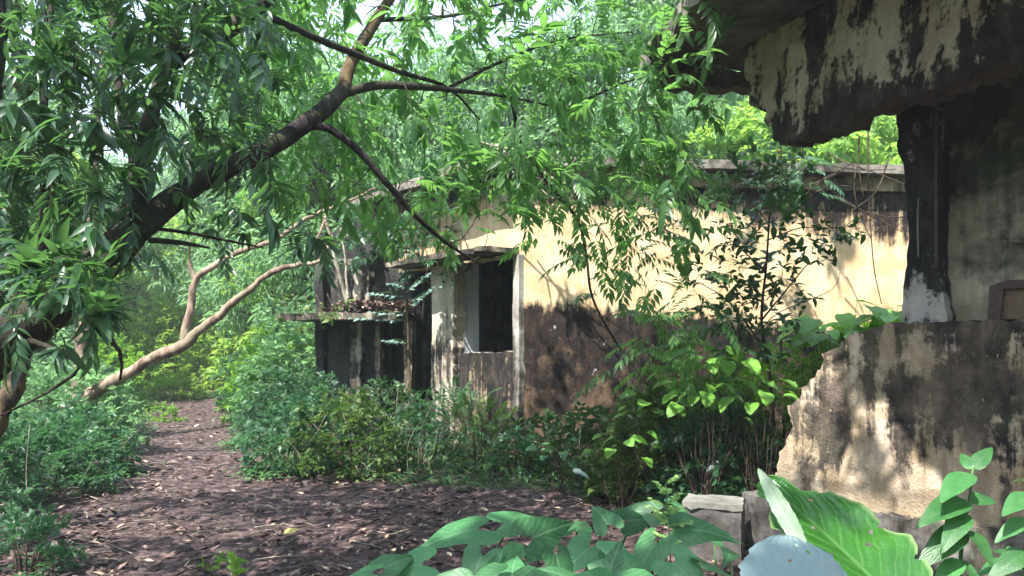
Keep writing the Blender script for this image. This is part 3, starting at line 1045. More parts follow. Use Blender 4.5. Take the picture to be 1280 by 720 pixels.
fpoly('stile', [(1234, 400), (1250, 400), (1254, 366), (1255, 360), (1242, 356), (1237, 358)], M['wood'], -.05, -.15)
fpoly('rail', [(1242, 355), (1256, 361), (1330, 358), (1330, 345), (1290, 349), (1262, 350)], M['wood'], -.055, -.15)
fpoly('stile', [(1318, 399), (1330, 399), (1330, 359), (1318, 359)], M['wood'], -.05, -.15)
fpoly('panel', [(1250, 399), (1319, 398), (1319, 360), (1254, 362)], M['wood_in'], -.09, -.12)

# stone blocks in front of the ruin
def block(name, px, py, d, size, rz, label, top=None, tilt=(0, 0), h0=-.05):
    p = W(px, py, d)
    r = root(name, (p[0], d, 0), label, 'stone block', 'blocks lying by the ruin')
    w_, l_, h_ = size
    bm = bmesh.new()
    bmesh.ops.create_cube(bm, size=1)
    bmesh.ops.subdivide_edges(bm, edges=bm.edges[:], cuts=6, use_grid_fill=True)
    Rm = Matrix.Rotation(rz, 4, 'Z') @ Matrix.Rotation(tilt[0], 4, 'X') @ Matrix.Rotation(tilt[1], 4, 'Y')
    for v in bm.verts:
        q = np.array(v.co)
        m_ = sorted(abs(q))
        if m_[1] > .46: v.co *= .965
        v.co = Vector((v.co.x * w_, v.co.y * l_, v.co.z * h_)) * (1 + .05 * float(vnoise(q * 5 + px, 3)))
        v.co = Rm @ v.co
        v.co.z += h_ / 2 + h0
    me = bpy.data.meshes.new('block_body'); bm.to_mesh(me); bm.free()
    me.materials.append(M['stone'])
    o = bpy.data.objects.new('block_body', me); COL.objects.link(o); o.parent = r
    if top:
        c, s_ = math.cos(rz), math.sin(rz)
        xy = [(-.5, -.5), (.5, -.5), (.5, .5), (-.5, .5)]
        xy = [(p[0] + c * a * w_ * top[0] - s_ * b * l_ * top[1], d + s_ * a * w_ * top[0] + c * b * l_ * top[1]) for a, b in xy]
        poly_slab('slab', xy, h_ + h0 - .008, h_ + h0 + .03, [M['plank']], r, .06, .006, 3)
    return r


block('stone_block', 893, 650, 6.0, (.42, .32, .44), -.35, 'square grey concrete block with a pale flat top beside the big leaves', (1.02, 1.04), h0=-.03)
block('stone_block', 958, 620, 6.2, (.26, .3, .50), .3, 'taller dark block standing against the end of the parapet')


# ================================================================== TREES of the wood beyond
def far_tree(h, rad, nclump, nleaf, leaf, mat, seed, low=.22, tpl=LOW_N, label='', group=None):
    r = np.random.default_rng(seed)
    R0 = root('forest_tree', (0, 0, 0), label, 'tree', group)
    tb = Tubes()
    top = np.array([r.normal(0, .4), r.normal(0, .4), h * .8])
    P, Rr = resample([(0, 0, -.3), (r.normal(0, .12), r.normal(0, .12), h * .25), (r.normal(0, .3), r.normal(0, .3), h * .5), top], [.03 * h, .022 * h, .015 * h, .006 * h], .5)
    tb.add(P, Rr, 7, .08)
    cl = []
    for k in range(nclump):
        z = r.uniform(low * h, h)
        f = (z / h - low) / (1 - low)
        rr = rad * math.sqrt(max(.05, 1 - (2 * f - .85) ** 2 * .8)) * r.uniform(.25, 1.0)
        a = r.uniform(0, 2 * PI)
        c = np.array([math.cos(a) * rr, math.sin(a) * rr, z])
        cl.append(c)
        j = int(np.argmin(np.abs(P[:, 2] - c[2] * .75)))
        m = (P[j] + c) / 2 + r.normal(0, .15, 3)
        tb.add(*resample([P[j], m, c], [.012 * h * .6, .006 * h * .6, .01], .6), 4, cap=False)
    cl = np.array(cl)
    tb.build('trunk', M['bark'], R0)
    which = r.integers(0, nclump, nleaf)
    cr = r.uniform(.35, .75, nclump) * rad * .42
    dv = r.normal(0, 1, (nleaf, 3)); dv /= np.linalg.norm(dv, axis=1, keepdims=True)
    rad_ = r.uniform(.35, 1.0, nleaf) ** .5
    p = cl[which] + dv * (cr[which] * rad_)[:, None] * np.array([1.15, 1.15, .62])
    p[:, 2] = np.maximum(p[:, 2], .15)
    d = dv * .6 + r.normal(0, .5, (nleaf, 3)); d[:, 2] -= .35
    up = np.array([0, 0, 1.]) + r.normal(0, .45, (nleaf, 3))
    fr = frames(p, d, up, leaf * r.uniform(.6, 1.25, nleaf))
    V, Fc = bulk(tpl, fr)
    mesh('crown', V, Fc, mat, R0, kind='stuff')
    return R0


def copy_thing(src, loc, rz=0, sc=1, label=None):
    o = src.copy(); COL.objects.link(o)
    o.location = loc; o.rotation_euler = (0, 0, rz); o.scale = (sc, sc, sc * 1.0)
    if label: o['label'] = label
    for ch in src.children:
        c = ch.copy(); COL.objects.link(c); c.parent = o
    return o


GT = 'trees of the wood beyond the clearing'
LT = 'leafy tree standing in the dense wood behind the path and the house'
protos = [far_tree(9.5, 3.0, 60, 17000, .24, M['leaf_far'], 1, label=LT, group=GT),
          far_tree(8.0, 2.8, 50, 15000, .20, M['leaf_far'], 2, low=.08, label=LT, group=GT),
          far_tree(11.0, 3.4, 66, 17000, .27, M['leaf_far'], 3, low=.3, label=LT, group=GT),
          far_tree(6.5, 2.6, 46, 15000, .20, M['leaf_bright'], 4, low=.05, tpl=LOW_O, label=LT, group=GT)]  # last kind has sunlight put into its leaf colour
# seen directly: left valley, behind annex and behind the house
spots = [(-10, 20, 3), (-90, 18, 1), (75, 28, 3), (30, 25, 0), (375, 22, 3), (430, 21, 1), (470, 19, 1), (320, 31, 3), (165, 33, 3), (235, 46, 3), (95, 30, 3), (380, 29, 3),
         (480, 27, 3), (570, 25, 2), (665, 24, 2), (740, 23, 3), (800, 24, 2), (868, 21.0, 1), (930, 22, 3), (1010, 21, 3), (1080, 23.5, 3), (1150, 21, 1), (1230, 24, 2),
         (640, 34, 1), (860, 31, 2), (1000, 30, 3), (1120, 31, 2), (20, 33, 2), (420, 35, 2), (300, 27, 2), (235, 36, 3), (905, 18.5, 3), (985, 18.8, 3), (1045, 19, 3), (1105, 18.8, 3), (840, 19.5, 1), (600, 31, 2), (500, 33, 2), (700, 30, 0), (360, 24, 0), (560, 20.5, 1), (240, 50, 2), (215, 55, 1), (150, 44, 2), (230, 44, 2)]
first = [True] * 4
WHERE = ['above the left edge bushes', 'at the far left behind the leaning trunk', 'bright, behind the thin brown trunk', 'tall, behind the left bushes', 'right of the path end', 'behind the left end of the porch slab',
         'rising over the black annex', 'bright, straight above the path end', 'bright, left of the path end', 'bright, farthest over the path', 'tall, left of the path and far back', 'bright, far behind the annex',
         'bright, between annex and house roof', 'bright, behind the house roof corner', 'bright, right of the house roof corner', 'bright, behind the hanging branch', 'tall, behind the middle of the flat roof',
         'just left of the dark trunk behind the roof', 'bright, in the gap left of the broken beam', 'bright, below the broken beam end', 'bright, in the gap beside the mouldy column', 'behind the mouldy column', 'tall, hidden by the ruin wall']
def put_tree(k, x, y, rz, sc, label=None):
    z = float(gz(x, y)) - .05
    if first[k]:
        first[k] = False
        o = protos[k]; o['label'] = label or LT; o.location = (x, y, z); o.rotation_euler = (0, 0, rz); o.scale = (sc,) * 3
        return o
    return copy_thing(protos[k], (x, y, z), rz, sc, label or LT)
for i_, (px, d, k) in enumerate(spots):
    p = W(px, HOR, d)
    put_tree(k, p[0] + random.uniform(-.3, .3), d, random.uniform(0, 6.28), random.uniform(.9, 1.15),
             ('leafy forest tree ' + WHERE[i_]) if i_ < len(WHERE) else None)
# the wood goes on round the clearing
rr = np.random.default_rng(5)
for k in range(46):
    a = rr.uniform(0, 2 * PI); r_ = rr.uniform(17, 46)
    x, y = math.cos(a) * r_, 6 + math.sin(a) * r_
    if (y > 12 and abs(x) < .62 * y + 2 and y < 34) or (-24 < x < -3 and -6 < y < 38):
        continue
    if SUN_TO.x * x + SUN_TO.y * (y - 8) > 12 and r_ < 24:   # leave the sunny side of the clearing open
        continue
    put_tree(int(rr.integers(0, 3)), x, y, rr.uniform(0, 6), rr.uniform(.95, 1.3))
# far-off wood as one mass
n = 60000
a = rr.uniform(0, 2 * PI, n); r_ = rr.uniform(48, 62, n)
x, y = np.cos(a) * r_, 8 + np.sin(a) * r_
hh = 11 + 3 * np.sin(a * 9) + 2 * np.sin(a * 23 + 1)
z = gz(x, y) + rr.uniform(0, 1, n) ** .8 * hh
fr = frames(np.stack([x, y, z], -1), rr.normal(0, 1, (n, 3)), (0, 0, 1), rr.uniform(.9, 1.7, n))
V, Fc = bulk(LOW_O, fr)
tag(mesh('distant_wood', V, Fc, M['leaf_far'], None, kind='stuff'), 'far wooded slope closing the view all round', 'wood')


# ================================================================== bushes
def bush_frames(c, rx, ry, h, nstem, nspray, spray, ssc, seed, droop=.0, low=.0, shell=.5):
    """arching stems with sprays; returns stem tubes and leaf frames"""
    r = np.random.default_rng(seed)
    tb = Tubes()
    cx, cy = c
    z0 = float(gz(cx, cy)) - .04
    nodes, nr = [], []
    for k in range(nstem):
        a = r.uniform(0, 2 * PI); q = r.uniform(.2, 1)
        b = np.array([cx + math.cos(a) * rx * .4 * q, cy + math.sin(a) * ry * .4 * q, z0])
        e = np.array([cx + math.cos(a) * rx * .8 * q, cy + math.sin(a) * ry * .8 * q, z0 + h * r.uniform(.5, .9)])
        m = (b + e) / 2 + (0, 0, h * .15)
        P, Rr = resample([b, m, e], [.010, .007, .004], .12)
        tb.add(P, Rr, 5)
        nodes += list(P[1:]); nr += list(Rr[1:])
    dv = r.normal(0, 1, (nspray, 3)); dv[:, 2] = np.abs(dv[:, 2]); dv /= np.linalg.norm(dv, axis=1, keepdims=True)
    q = r.uniform(shell ** 3, 1, nspray) ** (1 / 3)
    t = np.stack([cx + dv[:, 0] * rx * q, cy + dv[:, 1] * ry * q, z0 + .05 + low * h + dv[:, 2] * h * (1 - low) * q], -1)
    lump = vnoise(t * 2.2, seed) * .12
    t = t + dv * lump[:, None]
    dirs = attach(nodes, nr, t, tb, rmin=.0015, rmax=.006, sides=3)
    d = dirs * .5 + dv * .7 + r.normal(0, .25, (nspray, 3))
    d[:, 2] -= droop
    fr = frames(t, d, (0, 0, 1), ssc * r.uniform(.7, 1.25, nspray))
    sp = [compose(pick(fr, np.arange(nspray)[i::len(spray)]), s_) for i, s_ in enumerate(spray)]
    return tb, cat(sp)


SP_BUSH = [spray_bush(12, s, .55) for s in range(4)]
SP_WHORL = [spray_whorl(12, 1, s) for s in range(5)]
SP_PIN = [spray_pinnate(7, s) for s in range(4)]
SP_PIN_FINE = [spray_pinnate(11, s + 9, .24, 1.2) for s in range(4)]


def bush(px, d, wpx, h, label, mat='leaf_bush', nspray=150, leafscale=.17, spray=SP_BUSH, nmax=40, minpx=11, tpl=OVATE_MID, seed=None, depth=.6, nstem=9, group='bushes at the edge of the clearing', name='bush', cat_='bush', droop=0., low=0.):
    x = (px - 640) / F * d
    rx = wpx / F * d / 2
    z = float(gz(x, d))
    r0 = root(name, (x, d, z - .03), label, cat_, group)
    tb, fr = bush_frames((x, d), rx, rx * depth if depth < 2 else depth, h, nstem, nspray, spray, leafscale, seed if seed is not None else abs(int(px * 7 + d * 13)), droop, low)
    tb.build('stems', M['twig'], r0)
    if nmax > 0 and rx > .45:
        r_ = np.random.default_rng(int(abs(px) + d * 10))
        td = Tubes()
        for k in range(7):
            b = np.array([x + r_.normal(0, rx * .4), d - r_.uniform(0, rx * depth * .8), z])
            e = b + np.array([r_.normal(0, .25), -r_.uniform(0, .15), h * r_.uniform(.35, 1.0)])
            td.add(*resample([b, (b + e) / 2 + r_.normal(0, .06, 3), e], [.006, .004, .002], .1), 4)
        td.build('dead_stems', M['twig_pale'], r0)
    leaf_parts(tpl, fr, M[mat], r0, nmax, minpx=minpx)
    return r0


# low green bank between the path and the house
bush(375, 10.0, 150, .80, 'rounded leafy bush at the right edge of the path, nearest it', nspray=230, leafscale=.20)
bush(440, 9.6, 150, .82, 'low bushy plant in front of the black annex posts', 'leaf_olive', nspray=230, leafscale=.16)
bush(525, 9.6, 130, .92, 'tangled bush below the pale lit pillar', nspray=240, leafscale=.16, spray=SP_PIN_FINE + SP_BUSH[:2], tpl=LANCE_MID)
bush(600, 10.0, 110, .72, 'fine leaved bush under the porch opening of the yellow house', 'leaf_olive', nspray=200, leafscale=.25, spray=SP_PIN_FINE, tpl=LANCE_MID, minpx=8)
bush(480, 11.2, 130, .95, 'taller shrub growing against the annex doorway', 'leaf_sap', nspray=220, leafscale=.18)
bush(565, 11.0, 90, .88, 'shrub with arching fronds touching the foot of the pale pillar', nspray=150, leafscale=.32, spray=SP_PIN_FINE, tpl=LANCE_MID, minpx=8)
bush(395, 11.8, 110, .95, 'dense green bush left of the annex foot', nspray=200, leafscale=.17)
bush(690, 9.7, 120, .55, 'sparse dark bush at the foot of the stained yellow wall', nspray=110, leafscale=.15, mat='leaf_sap', seed=77)
bush(655, 9.2, 90, .42, 'low weedy bush just left of the house corner foot', nspray=90, leafscale=.14, mat='leaf_bush', seed=78)
# bright bank behind, left of the annex
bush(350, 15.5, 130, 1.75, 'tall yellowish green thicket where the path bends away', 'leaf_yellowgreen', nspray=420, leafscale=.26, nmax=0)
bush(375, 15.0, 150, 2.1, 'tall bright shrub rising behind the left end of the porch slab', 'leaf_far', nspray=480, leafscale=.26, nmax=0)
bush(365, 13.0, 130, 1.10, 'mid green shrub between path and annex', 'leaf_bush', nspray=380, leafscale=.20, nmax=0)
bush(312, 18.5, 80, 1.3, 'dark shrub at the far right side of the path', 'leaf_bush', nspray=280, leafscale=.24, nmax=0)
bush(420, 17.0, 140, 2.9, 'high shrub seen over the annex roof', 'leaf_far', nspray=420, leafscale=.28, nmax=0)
bush(222, 23, 75, .75, 'low weeds with painted sunlight, added where the path disappears', 'leaf_bright', nspray=200, leafscale=.22, nmax=0)  # covers the dark far path with a sunlit colour
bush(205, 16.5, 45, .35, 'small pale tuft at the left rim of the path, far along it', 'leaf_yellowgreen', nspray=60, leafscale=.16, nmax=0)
bush(212, 27, 110, 3.4, 'tall shrub added beyond the end of the path, glow painted in its pale leaves', 'leaf_bright', nspray=520, leafscale=.34, nmax=0)  # added for glow at the path end, brightness put into the leaf colour
# left of the path
bush(45, 8.6, 190, .78, 'broad bluish green bush at the left edge under the leaning trunk', nspray=300, leafscale=.17)
bush(95, 9.8, 130, .74, 'bush at the left edge of the path', nspray=260, leafscale=.17)
bush(-30, 7.6, 150, .9, 'bush cut by the left edge of the view', nspray=200, leafscale=.18)
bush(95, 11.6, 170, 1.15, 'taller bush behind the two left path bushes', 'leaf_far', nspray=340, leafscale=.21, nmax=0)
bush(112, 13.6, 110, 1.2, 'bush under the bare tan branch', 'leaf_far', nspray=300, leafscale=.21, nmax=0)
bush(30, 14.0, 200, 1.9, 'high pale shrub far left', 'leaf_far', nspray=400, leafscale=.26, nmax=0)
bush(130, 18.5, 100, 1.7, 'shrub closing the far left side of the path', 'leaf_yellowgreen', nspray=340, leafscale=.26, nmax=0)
bush(160, 30, 70, 2.2, 'shrub with sunlight painted in its leaves at the vanishing end of the path', 'leaf_bright', nspray=340, leafscale=.3, nmax=0)  # sunlight is in the leaf colour
bush(30, 5.6, 110, .34, 'small dark weedy bush in the lower left corner', 'leaf_bush', nspray=80, leafscale=.14, nmax=30)
bush(-5, 6.3, 90, .36, 'small weed at the left edge above the corner', 'leaf_bush', nspray=60, leafscale=.14, nmax=20)
bush(280, 5.0, 60, .16, 'little yellow green seedling at the lower edge of the soil', 'leaf_yellowgreen', nspray=14, leafscale=.11, nmax=30, nstem=3)
# right bank, between house and near ruin
bush(740, 9.0, 120, .72, 'dark tangled bush below the yellow wall stain', 'leaf_sap', nspray=170, leafscale=.17)
bush(820, 8.2, 150, .95, 'dense dark green shrub right of the path', 'leaf_olive', nspray=260, leafscale=.22)
bush(905, 7.6, 150, 1.00, 'shrub behind the concrete block', 'leaf_bush', nspray=240, leafscale=.24)
bush(880, 9.2, 220, 1.35, 'wide bush against the yellow wall', 'leaf_olive', nspray=340, leafscale=.24)
bush(985, 8.4, 140, 1.40, 'leafy shrub pressed behind the broken parapet end', 'leaf_yellowgreen', nspray=300, leafscale=.20)
bush(1060, 8.0, 120, 1.50, 'bush hidden behind the parapet top', 'leaf_yellowgreen', nspray=200, leafscale=.22)
bush(1120, 8.8, 90, 1.75, 'bright shrub beside the column foot', 'leaf_yellowgreen', nspray=120, leafscale=.22)


# ================================================================== broad leaf blades as grids
def blade(outline, nu=7, nv=11, fold=.18, droop=.35, wave=.02, curl=0.0, seed=0, split=0.0):
    """unit blade: outline(t) -> half width (left,right); y runs 0..1. returns V, F, UV"""
    V, U = [], []
    for j in range(nv):
        t = j / (nv - 1)
        wl = outline(t)
        for i in range(nu):
            u = -1 + 2 * i / (nu - 1)
            x = u * wl
            y = t
            z = -droop * t * t + abs(u) * wl * fold + wave * math.sin(t * 17 + seed + (2 if u > 0 else 0)) * abs(u) ** 1.5 + curl * (abs(u) ** 3) * wl
            V.append((x, y, z)); U.append(((u + 1) / 2, t))
    Fc = []
    for j in range(nv - 1):
        for i in range(nu - 1):
            a = j * nu + i
            Fc += [(a, a + 1, a + nu + 1), (a, a + nu + 1, a + nu)]
    return np.array(V), np.array(Fc), np.array(U)


def blade_taro(seed=0, nv=9, droop=.3, fold=.16):
    """arrow shaped leaf: two rounded basal lobes behind the stalk, pointed tip. stalk joins at y=0"""
    r = np.random.default_rng(seed)
    tip = np.array([0, .62]); notch = np.array([0, -.06]);
    prof = [(0, .66), (.022, .58), (.065, .46), (.125, .32), (.195, .15), (.26, -.02), (.285, -.15), (.27, -.25), (.23, -.325), (.175, -.35), (.12, -.32), (.07, -.245), (.03, -.165), (0, -.125)]
    rim = [np.array(p) for p in prof]
    left = [np.array((-p[0], p[1])) for p in prof[::-1]][1:-1]
    ring = rim + left
    n = len(ring)
    V = [(0, 0, 0)]
    U = [(0.5, .5)]
    for k in (.35, .7, 1.0):
        for i, q in enumerate(ring):
            x, y = q * k
            z = -droop * (max(0, y) ** 2) * 1.3 - droop * .9 * (max(0, -y) ** 2) + abs(x) * fold - (abs(x) ** 2) * .6
            if k == 1.0:
                z += .014 * math.sin(i * 2.1 + seed)
                x *= 1 + .03 * math.sin(i * 1.7 + seed * 2)
            V.append((x, y, z)); U.append((x / .62 + .5, y + .45))
    Fc = []
    for i in range(n):
        j = (i + 1) % n
        Fc.append((0, 1 + j, 1 + i))
        for k in range(2):
            a, b = 1 + k * n + i, 1 + k * n + j
            Fc += [(a, b, b + n), (a, b + n, a + n)]
    return np.array(V, float), np.array(Fc), np.array(U)


TARO = [blade_taro(s, droop=.25 + .15 * (s % 3), fold=.10 + .06 * (s % 2)) for s in range(4)]
ov = lambda w_: (lambda t: w_ * (math.sin(PI * min(1, t ** .72)) ** .8 if 0 < t < 1 else .004) * (1 - .25 * t))
BROAD = [blade(ov(.235), 7, 11, .2, .2 + .15 * s, .01, seed=s) for s in range(3)]


def heart_outline(t):
    return max(.004, .46 * math.sqrt(max(0, 1 - ((t - .34) / .36) ** 2)) if t < .34 else .46 * (1 - ((t - .34) / .66) ** 1.5))


HEART = [blade(lambda t: max(.008, .40 * (math.sin(PI * min(1, (.06 + .94 * t) ** .7)) ** .62 if t < 1 else .0)), 7, 10, .15, .25 + .12 * s, .02, seed=s) for s in range(3)]
MESHC = {}


def put_blade(tplk, k, mat, parent, pos, d, up, s, name='leaf', label=None):
    key = (id(tplk), k, mat)
    if key not in MESHC:
        V, Fc, U = tplk[k]
        o = mesh(name, V, Fc, M[mat], None, True, uv=U)
        MESHC[key] = o.data
    else:
        o = bpy.data.objects.new(name, MESHC[key]); COL.objects.link(o)
    R = look(np.array([d], float), np.array(up, float))[0] * s
    b = parent.location
    o.parent = parent
    o.matrix_basis = Matrix(((R[0, 0], R[0, 1], R[0, 2], pos[0] - b.x), (R[1, 0], R[1, 1], R[1, 2], pos[1] - b.y), (R[2, 0], R[2, 1], R[2, 2], pos[2] - b.z), (0, 0, 0, 1)))
    if label: o['label'] = label
    return o


# ---- taro bed along the lower edge. per plant: root point (px at depth), leaves (px, py, depth, length, azimuth deg of the tip, dip)
def taro_plant(bx, bd, leaves, label, mat='taro', seed=0):
    r = np.random.default_rng(seed)
    base = np.array([(bx - 640) / F * bd, bd, 0.0]); base[2] = float(gz(base[0], bd)) - .02
    r0 = root('taro_plant', tuple(base), label, 'taro plant', 'taro plants in the foreground')
    for i, (px, py, d, s, az, dip) in enumerate(leaves):
        p = W(px, py, d)
        a = math.radians(az)
        nn = nrm((r.normal(0, .38), -.62 + r.normal(0, .35), 1.0))
        dr = np.array([math.cos(a), math.sin(a), 0.0]); dr = nrm(dr - nn * (dr @ nn)) + np.array([0, 0, -.10])
        put_blade(TARO, int(r.integers(0, 4)), mat, r0, p, dr, nn, s * r.uniform(.68, .95))
        m = base * .45 + p * .55 + np.array([r.normal(0, .03), r.normal(0, .03), .06])
        tube('leaf_stalk', [base + r.normal(0, .02, 3) * (1, 1, 0), m, p + (0, 0, -.002)], [.011, .008, .005], M['stem'], r0, 6, .09)
    return r0


taro_plant(560, 3.75, [(583, 664, 3.7, .46, 205, 0), (640, 652, 3.95, .40, 30, 0), (515, 708, 3.5, .38, 190, 0), (598, 704, 3.4, .42, 250, 0)],
           'leftmost taro plant, its broad arrow leaf reaching out over the soil', seed=1)
taro_plant(470, 3.5, [(488, 706, 3.45, .34, 50, 0), (452, 720, 3.3, .36, 180, 0)],
           'low taro plant whose leaf tips just enter at the bottom edge', seed=2)
taro_plant(668, 3.8, [(676, 668, 3.8, .46, 60, 0), (646, 700, 3.5, .40, 215, 0), (722, 660, 4.0, .40, 75, 0), (698, 704, 3.4, .44, 300, 0)],
           'taro plant with two leaves pointing away left of the middle', seed=3)
taro_plant(745, 3.9, [(756, 650, 3.95, .38, 100, 0), (730, 690, 3.5, .40, 230, 0), (790, 650, 4.1, .36, 40, 0), (772, 702, 3.4, .42, 335, 0)],
           'taro plant with a leaf pointing away at the centre of the bed', seed=4)
taro_plant(828, 4.0, [(805, 640, 4.2, .36, 150, 0), (850, 634, 4.3, .32, 30, 0), (856, 662, 3.7, .46, -8, 0), (812, 690, 3.6, .38, 220, 0), (852, 712, 3.25, .42, 290, 0)],
           'taro plant behind the pale flowering sprig', seed=5)
taro_plant(890, 3.5, [(896, 712, 3.2, .42, 5, 0), (893, 672, 4.1, .22, -30, 0), (912, 690, 3.9, .22, 250, 0)],
           'taro plant next to the concrete block', seed=6)
taro_plant(640, 3.1, [(612, 722, 3.1, .36, 200, 0), (640, 716, 3.2, .34, 80, 0), (560, 734, 3.0, .36, 170, 0), (664, 734, 2.9, .36, 340, 0)], 'taro plant at the bottom edge below the leftmost big leaf', seed=7)
taro_plant(770, 3.0, [(760, 722, 3.1, .34, 60, 0), (712, 724, 3.1, .36, 160, 0), (742, 738, 2.9, .36, 190, 0), (806, 732, 2.9, .36, 350, 0)], 'taro plant at the bottom edge under the centre leaves', seed=8)
bush(700, 3.9, 330, .26, 'small dark weeds filling the ground between the taro stalks', 'leaf_sap', nspray=150, leafscale=.10, nmax=10, seed=77, group=None)

# ---- the two giant leaves lower right
g_out = lambda t: max(.006, .30 * math.sin(PI * min(1, (t * .93 + .07) ** .9)) ** .6 * (1 - .12 * t))


def big_leaf(name, stalk, tip, s_w, up, mat, label, base, droop, fold, wave, seed, curl=0.0, parent=None, outline=None, under=None):
    stalk, tip = np.array(stalk), np.array(tip)
    s = np.linalg.norm(tip - stalk)
    r0 = parent or root(name, tuple(base), label, 'giant leaf plant', None)
    V, Fc, U = blade(outline or (lambda t: g_out(t) * s_w), 45, 81, fold, droop, wave, curl, seed)
    # ripples along the rim and pillowed surface between side veins
    au = np.abs(U[:, 0] - .5) * 2
    V[:, 2] += -.007 * (1 - np.abs(np.sin((U[:, 1] * 8 - au * 3.5) * PI))) ** 2 * np.minimum(1, au * 4) * np.minimum(1, (1 - au) * 4) + wave * .7 * np.sin(U[:, 1] * 31 + seed * 3) * au ** 4
    V[:, 0] *= 1 + .035 * np.sin(U[:, 1] * 40 + seed) + .02 * np.sin(U[:, 1] * 93)
    R = look(np.array([tip - stalk]), np.array(up, float))[0] * s
    V = V @ R.T + stalk
    if s > .3:   # insect holes and a torn rim
        rr_ = np.random.default_rng(seed + 50)
        q = U[Fc].mean(1)
        drop = np.zeros(len(Fc), bool)
        for k in range(5):
            cx, cy = rr_.uniform(.12, .88), rr_.uniform(.25, .95)
            drop |= ((q[:, 0] - cx) / .022) ** 2 + ((q[:, 1] - cy) / .014) ** 2 < 1
        for k in range(7):
            cy = rr_.uniform(.2, .98); cx = rr_.choice([0, 1])
            drop |= ((q[:, 0] - cx) / rr_.uniform(.05, .12)) ** 2 + ((q[:, 1] - cy) / .016) ** 2 < 1
        Fc = Fc[~drop]
    mesh('leaf', V, Fc, M[mat], r0, True, uv=U)
    tube('leaf_stalk', [base, (np.array(base) + stalk) / 2 + (.04, .05, .1), stalk], [.022, .018, .011], M['stem'], r0, 8, .08)
    return r0


gb = (1.15, 2.35, float(gz(1.15, 2.35)) - .02)
bl = big_leaf('giant_leaf_plant', W(1140, 775, 2.0), W(960, 583, 2.4), 1.14, (.35, -.8, .75), 'giant', 'huge glossy bright green leaf with wavy edge and curled tip at the lower right', gb, .10, .22, .022, 1)
gb2 = (.78, 1.9, float(gz(.78, 1.9)) - .02)
big_leaf('giant_leaf_plant', W(1005, 830, 1.7), W(985, 664, 1.9), 1.0, (-.1, -1, .3), 'greyleaf', 'broad leaf face with sky glare painted in as pale grey blue at the bottom edge, left of the glossy leaf', gb2, .06, .08, .012, 5,
         outline=lambda t: max(.02, .42 * (1 - max(0, (t - .35) / .65) ** 2.6) ** .6))
# the folded pale underside at the left of the glossy leaf
big_leaf('folded_leaf', W(1004, 684, 2.1), W(947, 584, 2.2), .36, (-.3, -.9, .2), 'under', None, gb, .05, .3, .01, 7, parent=bl)


# ---- broad leaved weed at the right edge: stems with opposite pairs
def pair_plant(pts, leaves, label, name='broad_leaved_weed', mat='broad', seed=0, cat_='weed', group='broad leaved weeds by the parapet'):
    """pts: stem polyline (px,py,d) from top to ground; leaves: (px,py,d, tip px, tip py, tip d, up)"""
    r = np.random.default_rng(seed)
    P = [W(*q) for q in pts]
    b = P[-1].copy(); b[2] = float(gz(b[0], b[1])) - .02
    P[-1] = b
    r0 = root(name, tuple(b), label, cat_, group)
    tube('stem', P, np.linspace(.004, .009, len(P)), M['stem'], r0, 6, .06)
    for (x, y, d, tx, ty, td) in leaves:
        a, t = W(x, y, d), W(tx, ty, td)
        s = np.linalg.norm(t - a) * .82
        put_blade(BROAD, int(r.integers(0, 3)), mat, r0, a, t - a, (r.normal(0, .2), -.6 + r.normal(0, .15), 1), s)
    return r0


pair_plant([(1216, 585, 2.9), (1212, 625, 2.9), (1205, 660, 2.9), (1200, 720, 2.95), (1195, 900, 3.0)],
           [(1214, 588, 2.9, 1197, 552, 2.98), (1216, 588, 2.9, 1247, 546, 2.95), (1213, 592, 2.9, 1168, 622, 2.75), (1212, 600, 2.9, 1174, 600, 3.05), (1209, 626, 2.9, 1146, 638, 2.75), (1211, 628, 2.9, 1262, 612, 2.95),
            (1206, 640, 2.9, 1186, 672, 2.72), (1205, 662, 2.9, 1148, 694, 2.75), (1206, 662, 2.9, 1262, 692, 2.7), (1202, 700, 2.9, 1160, 735, 2.8), (1203, 700, 2.9, 1240, 742, 2.8)],
           'broad leaved weed with paired pointed leaves in front of the parapet', seed=3)
pair_plant([(1290, 600, 2.6), (1288, 660, 2.6), (1280, 720, 2.65), (1270, 900, 2.7)],
           [(1289, 604, 2.6, 1262, 586, 2.7), (1289, 604, 2.6, 1310, 570, 2.7), (1288, 618, 2.6, 1248, 640, 2.5), (1287, 650, 2.6, 1236, 668, 2.55), (1287, 655, 2.6, 1325, 670, 2.55), (1283, 690, 2.6, 1240, 712, 2.5)],
           'second broad leaved weed, cut by the right edge', seed=4)
pair_plant([(1262, 690, 3.3), (1258, 720, 3.3), (1255, 900, 3.35)],
           [(1262, 694, 3.3, 1232, 676, 3.4), (1262, 694, 3.3, 1290, 672, 3.4), (1260, 704, 3.3, 1222, 712, 3.2), (1260, 704, 3.3, 1300, 716, 3.2)],
           'small broad leaved weed low behind the other two', seed=5)
bush(1215, 3.9, 150, .42, 'dark low weeds crowding the plinth at the right edge', 'leaf_bush', nspray=110, leafscale=.10, nmax=60, spray=SP_PIN_FINE + SP_BUSH[:1], tpl=LANCE_MID, seed=901)
bush(1105, 4.4, 90, .34, 'small weeds at the foot of the plinth behind the glossy leaf', 'leaf_bush', nspray=70, leafscale=.10, nmax=40, seed=902)

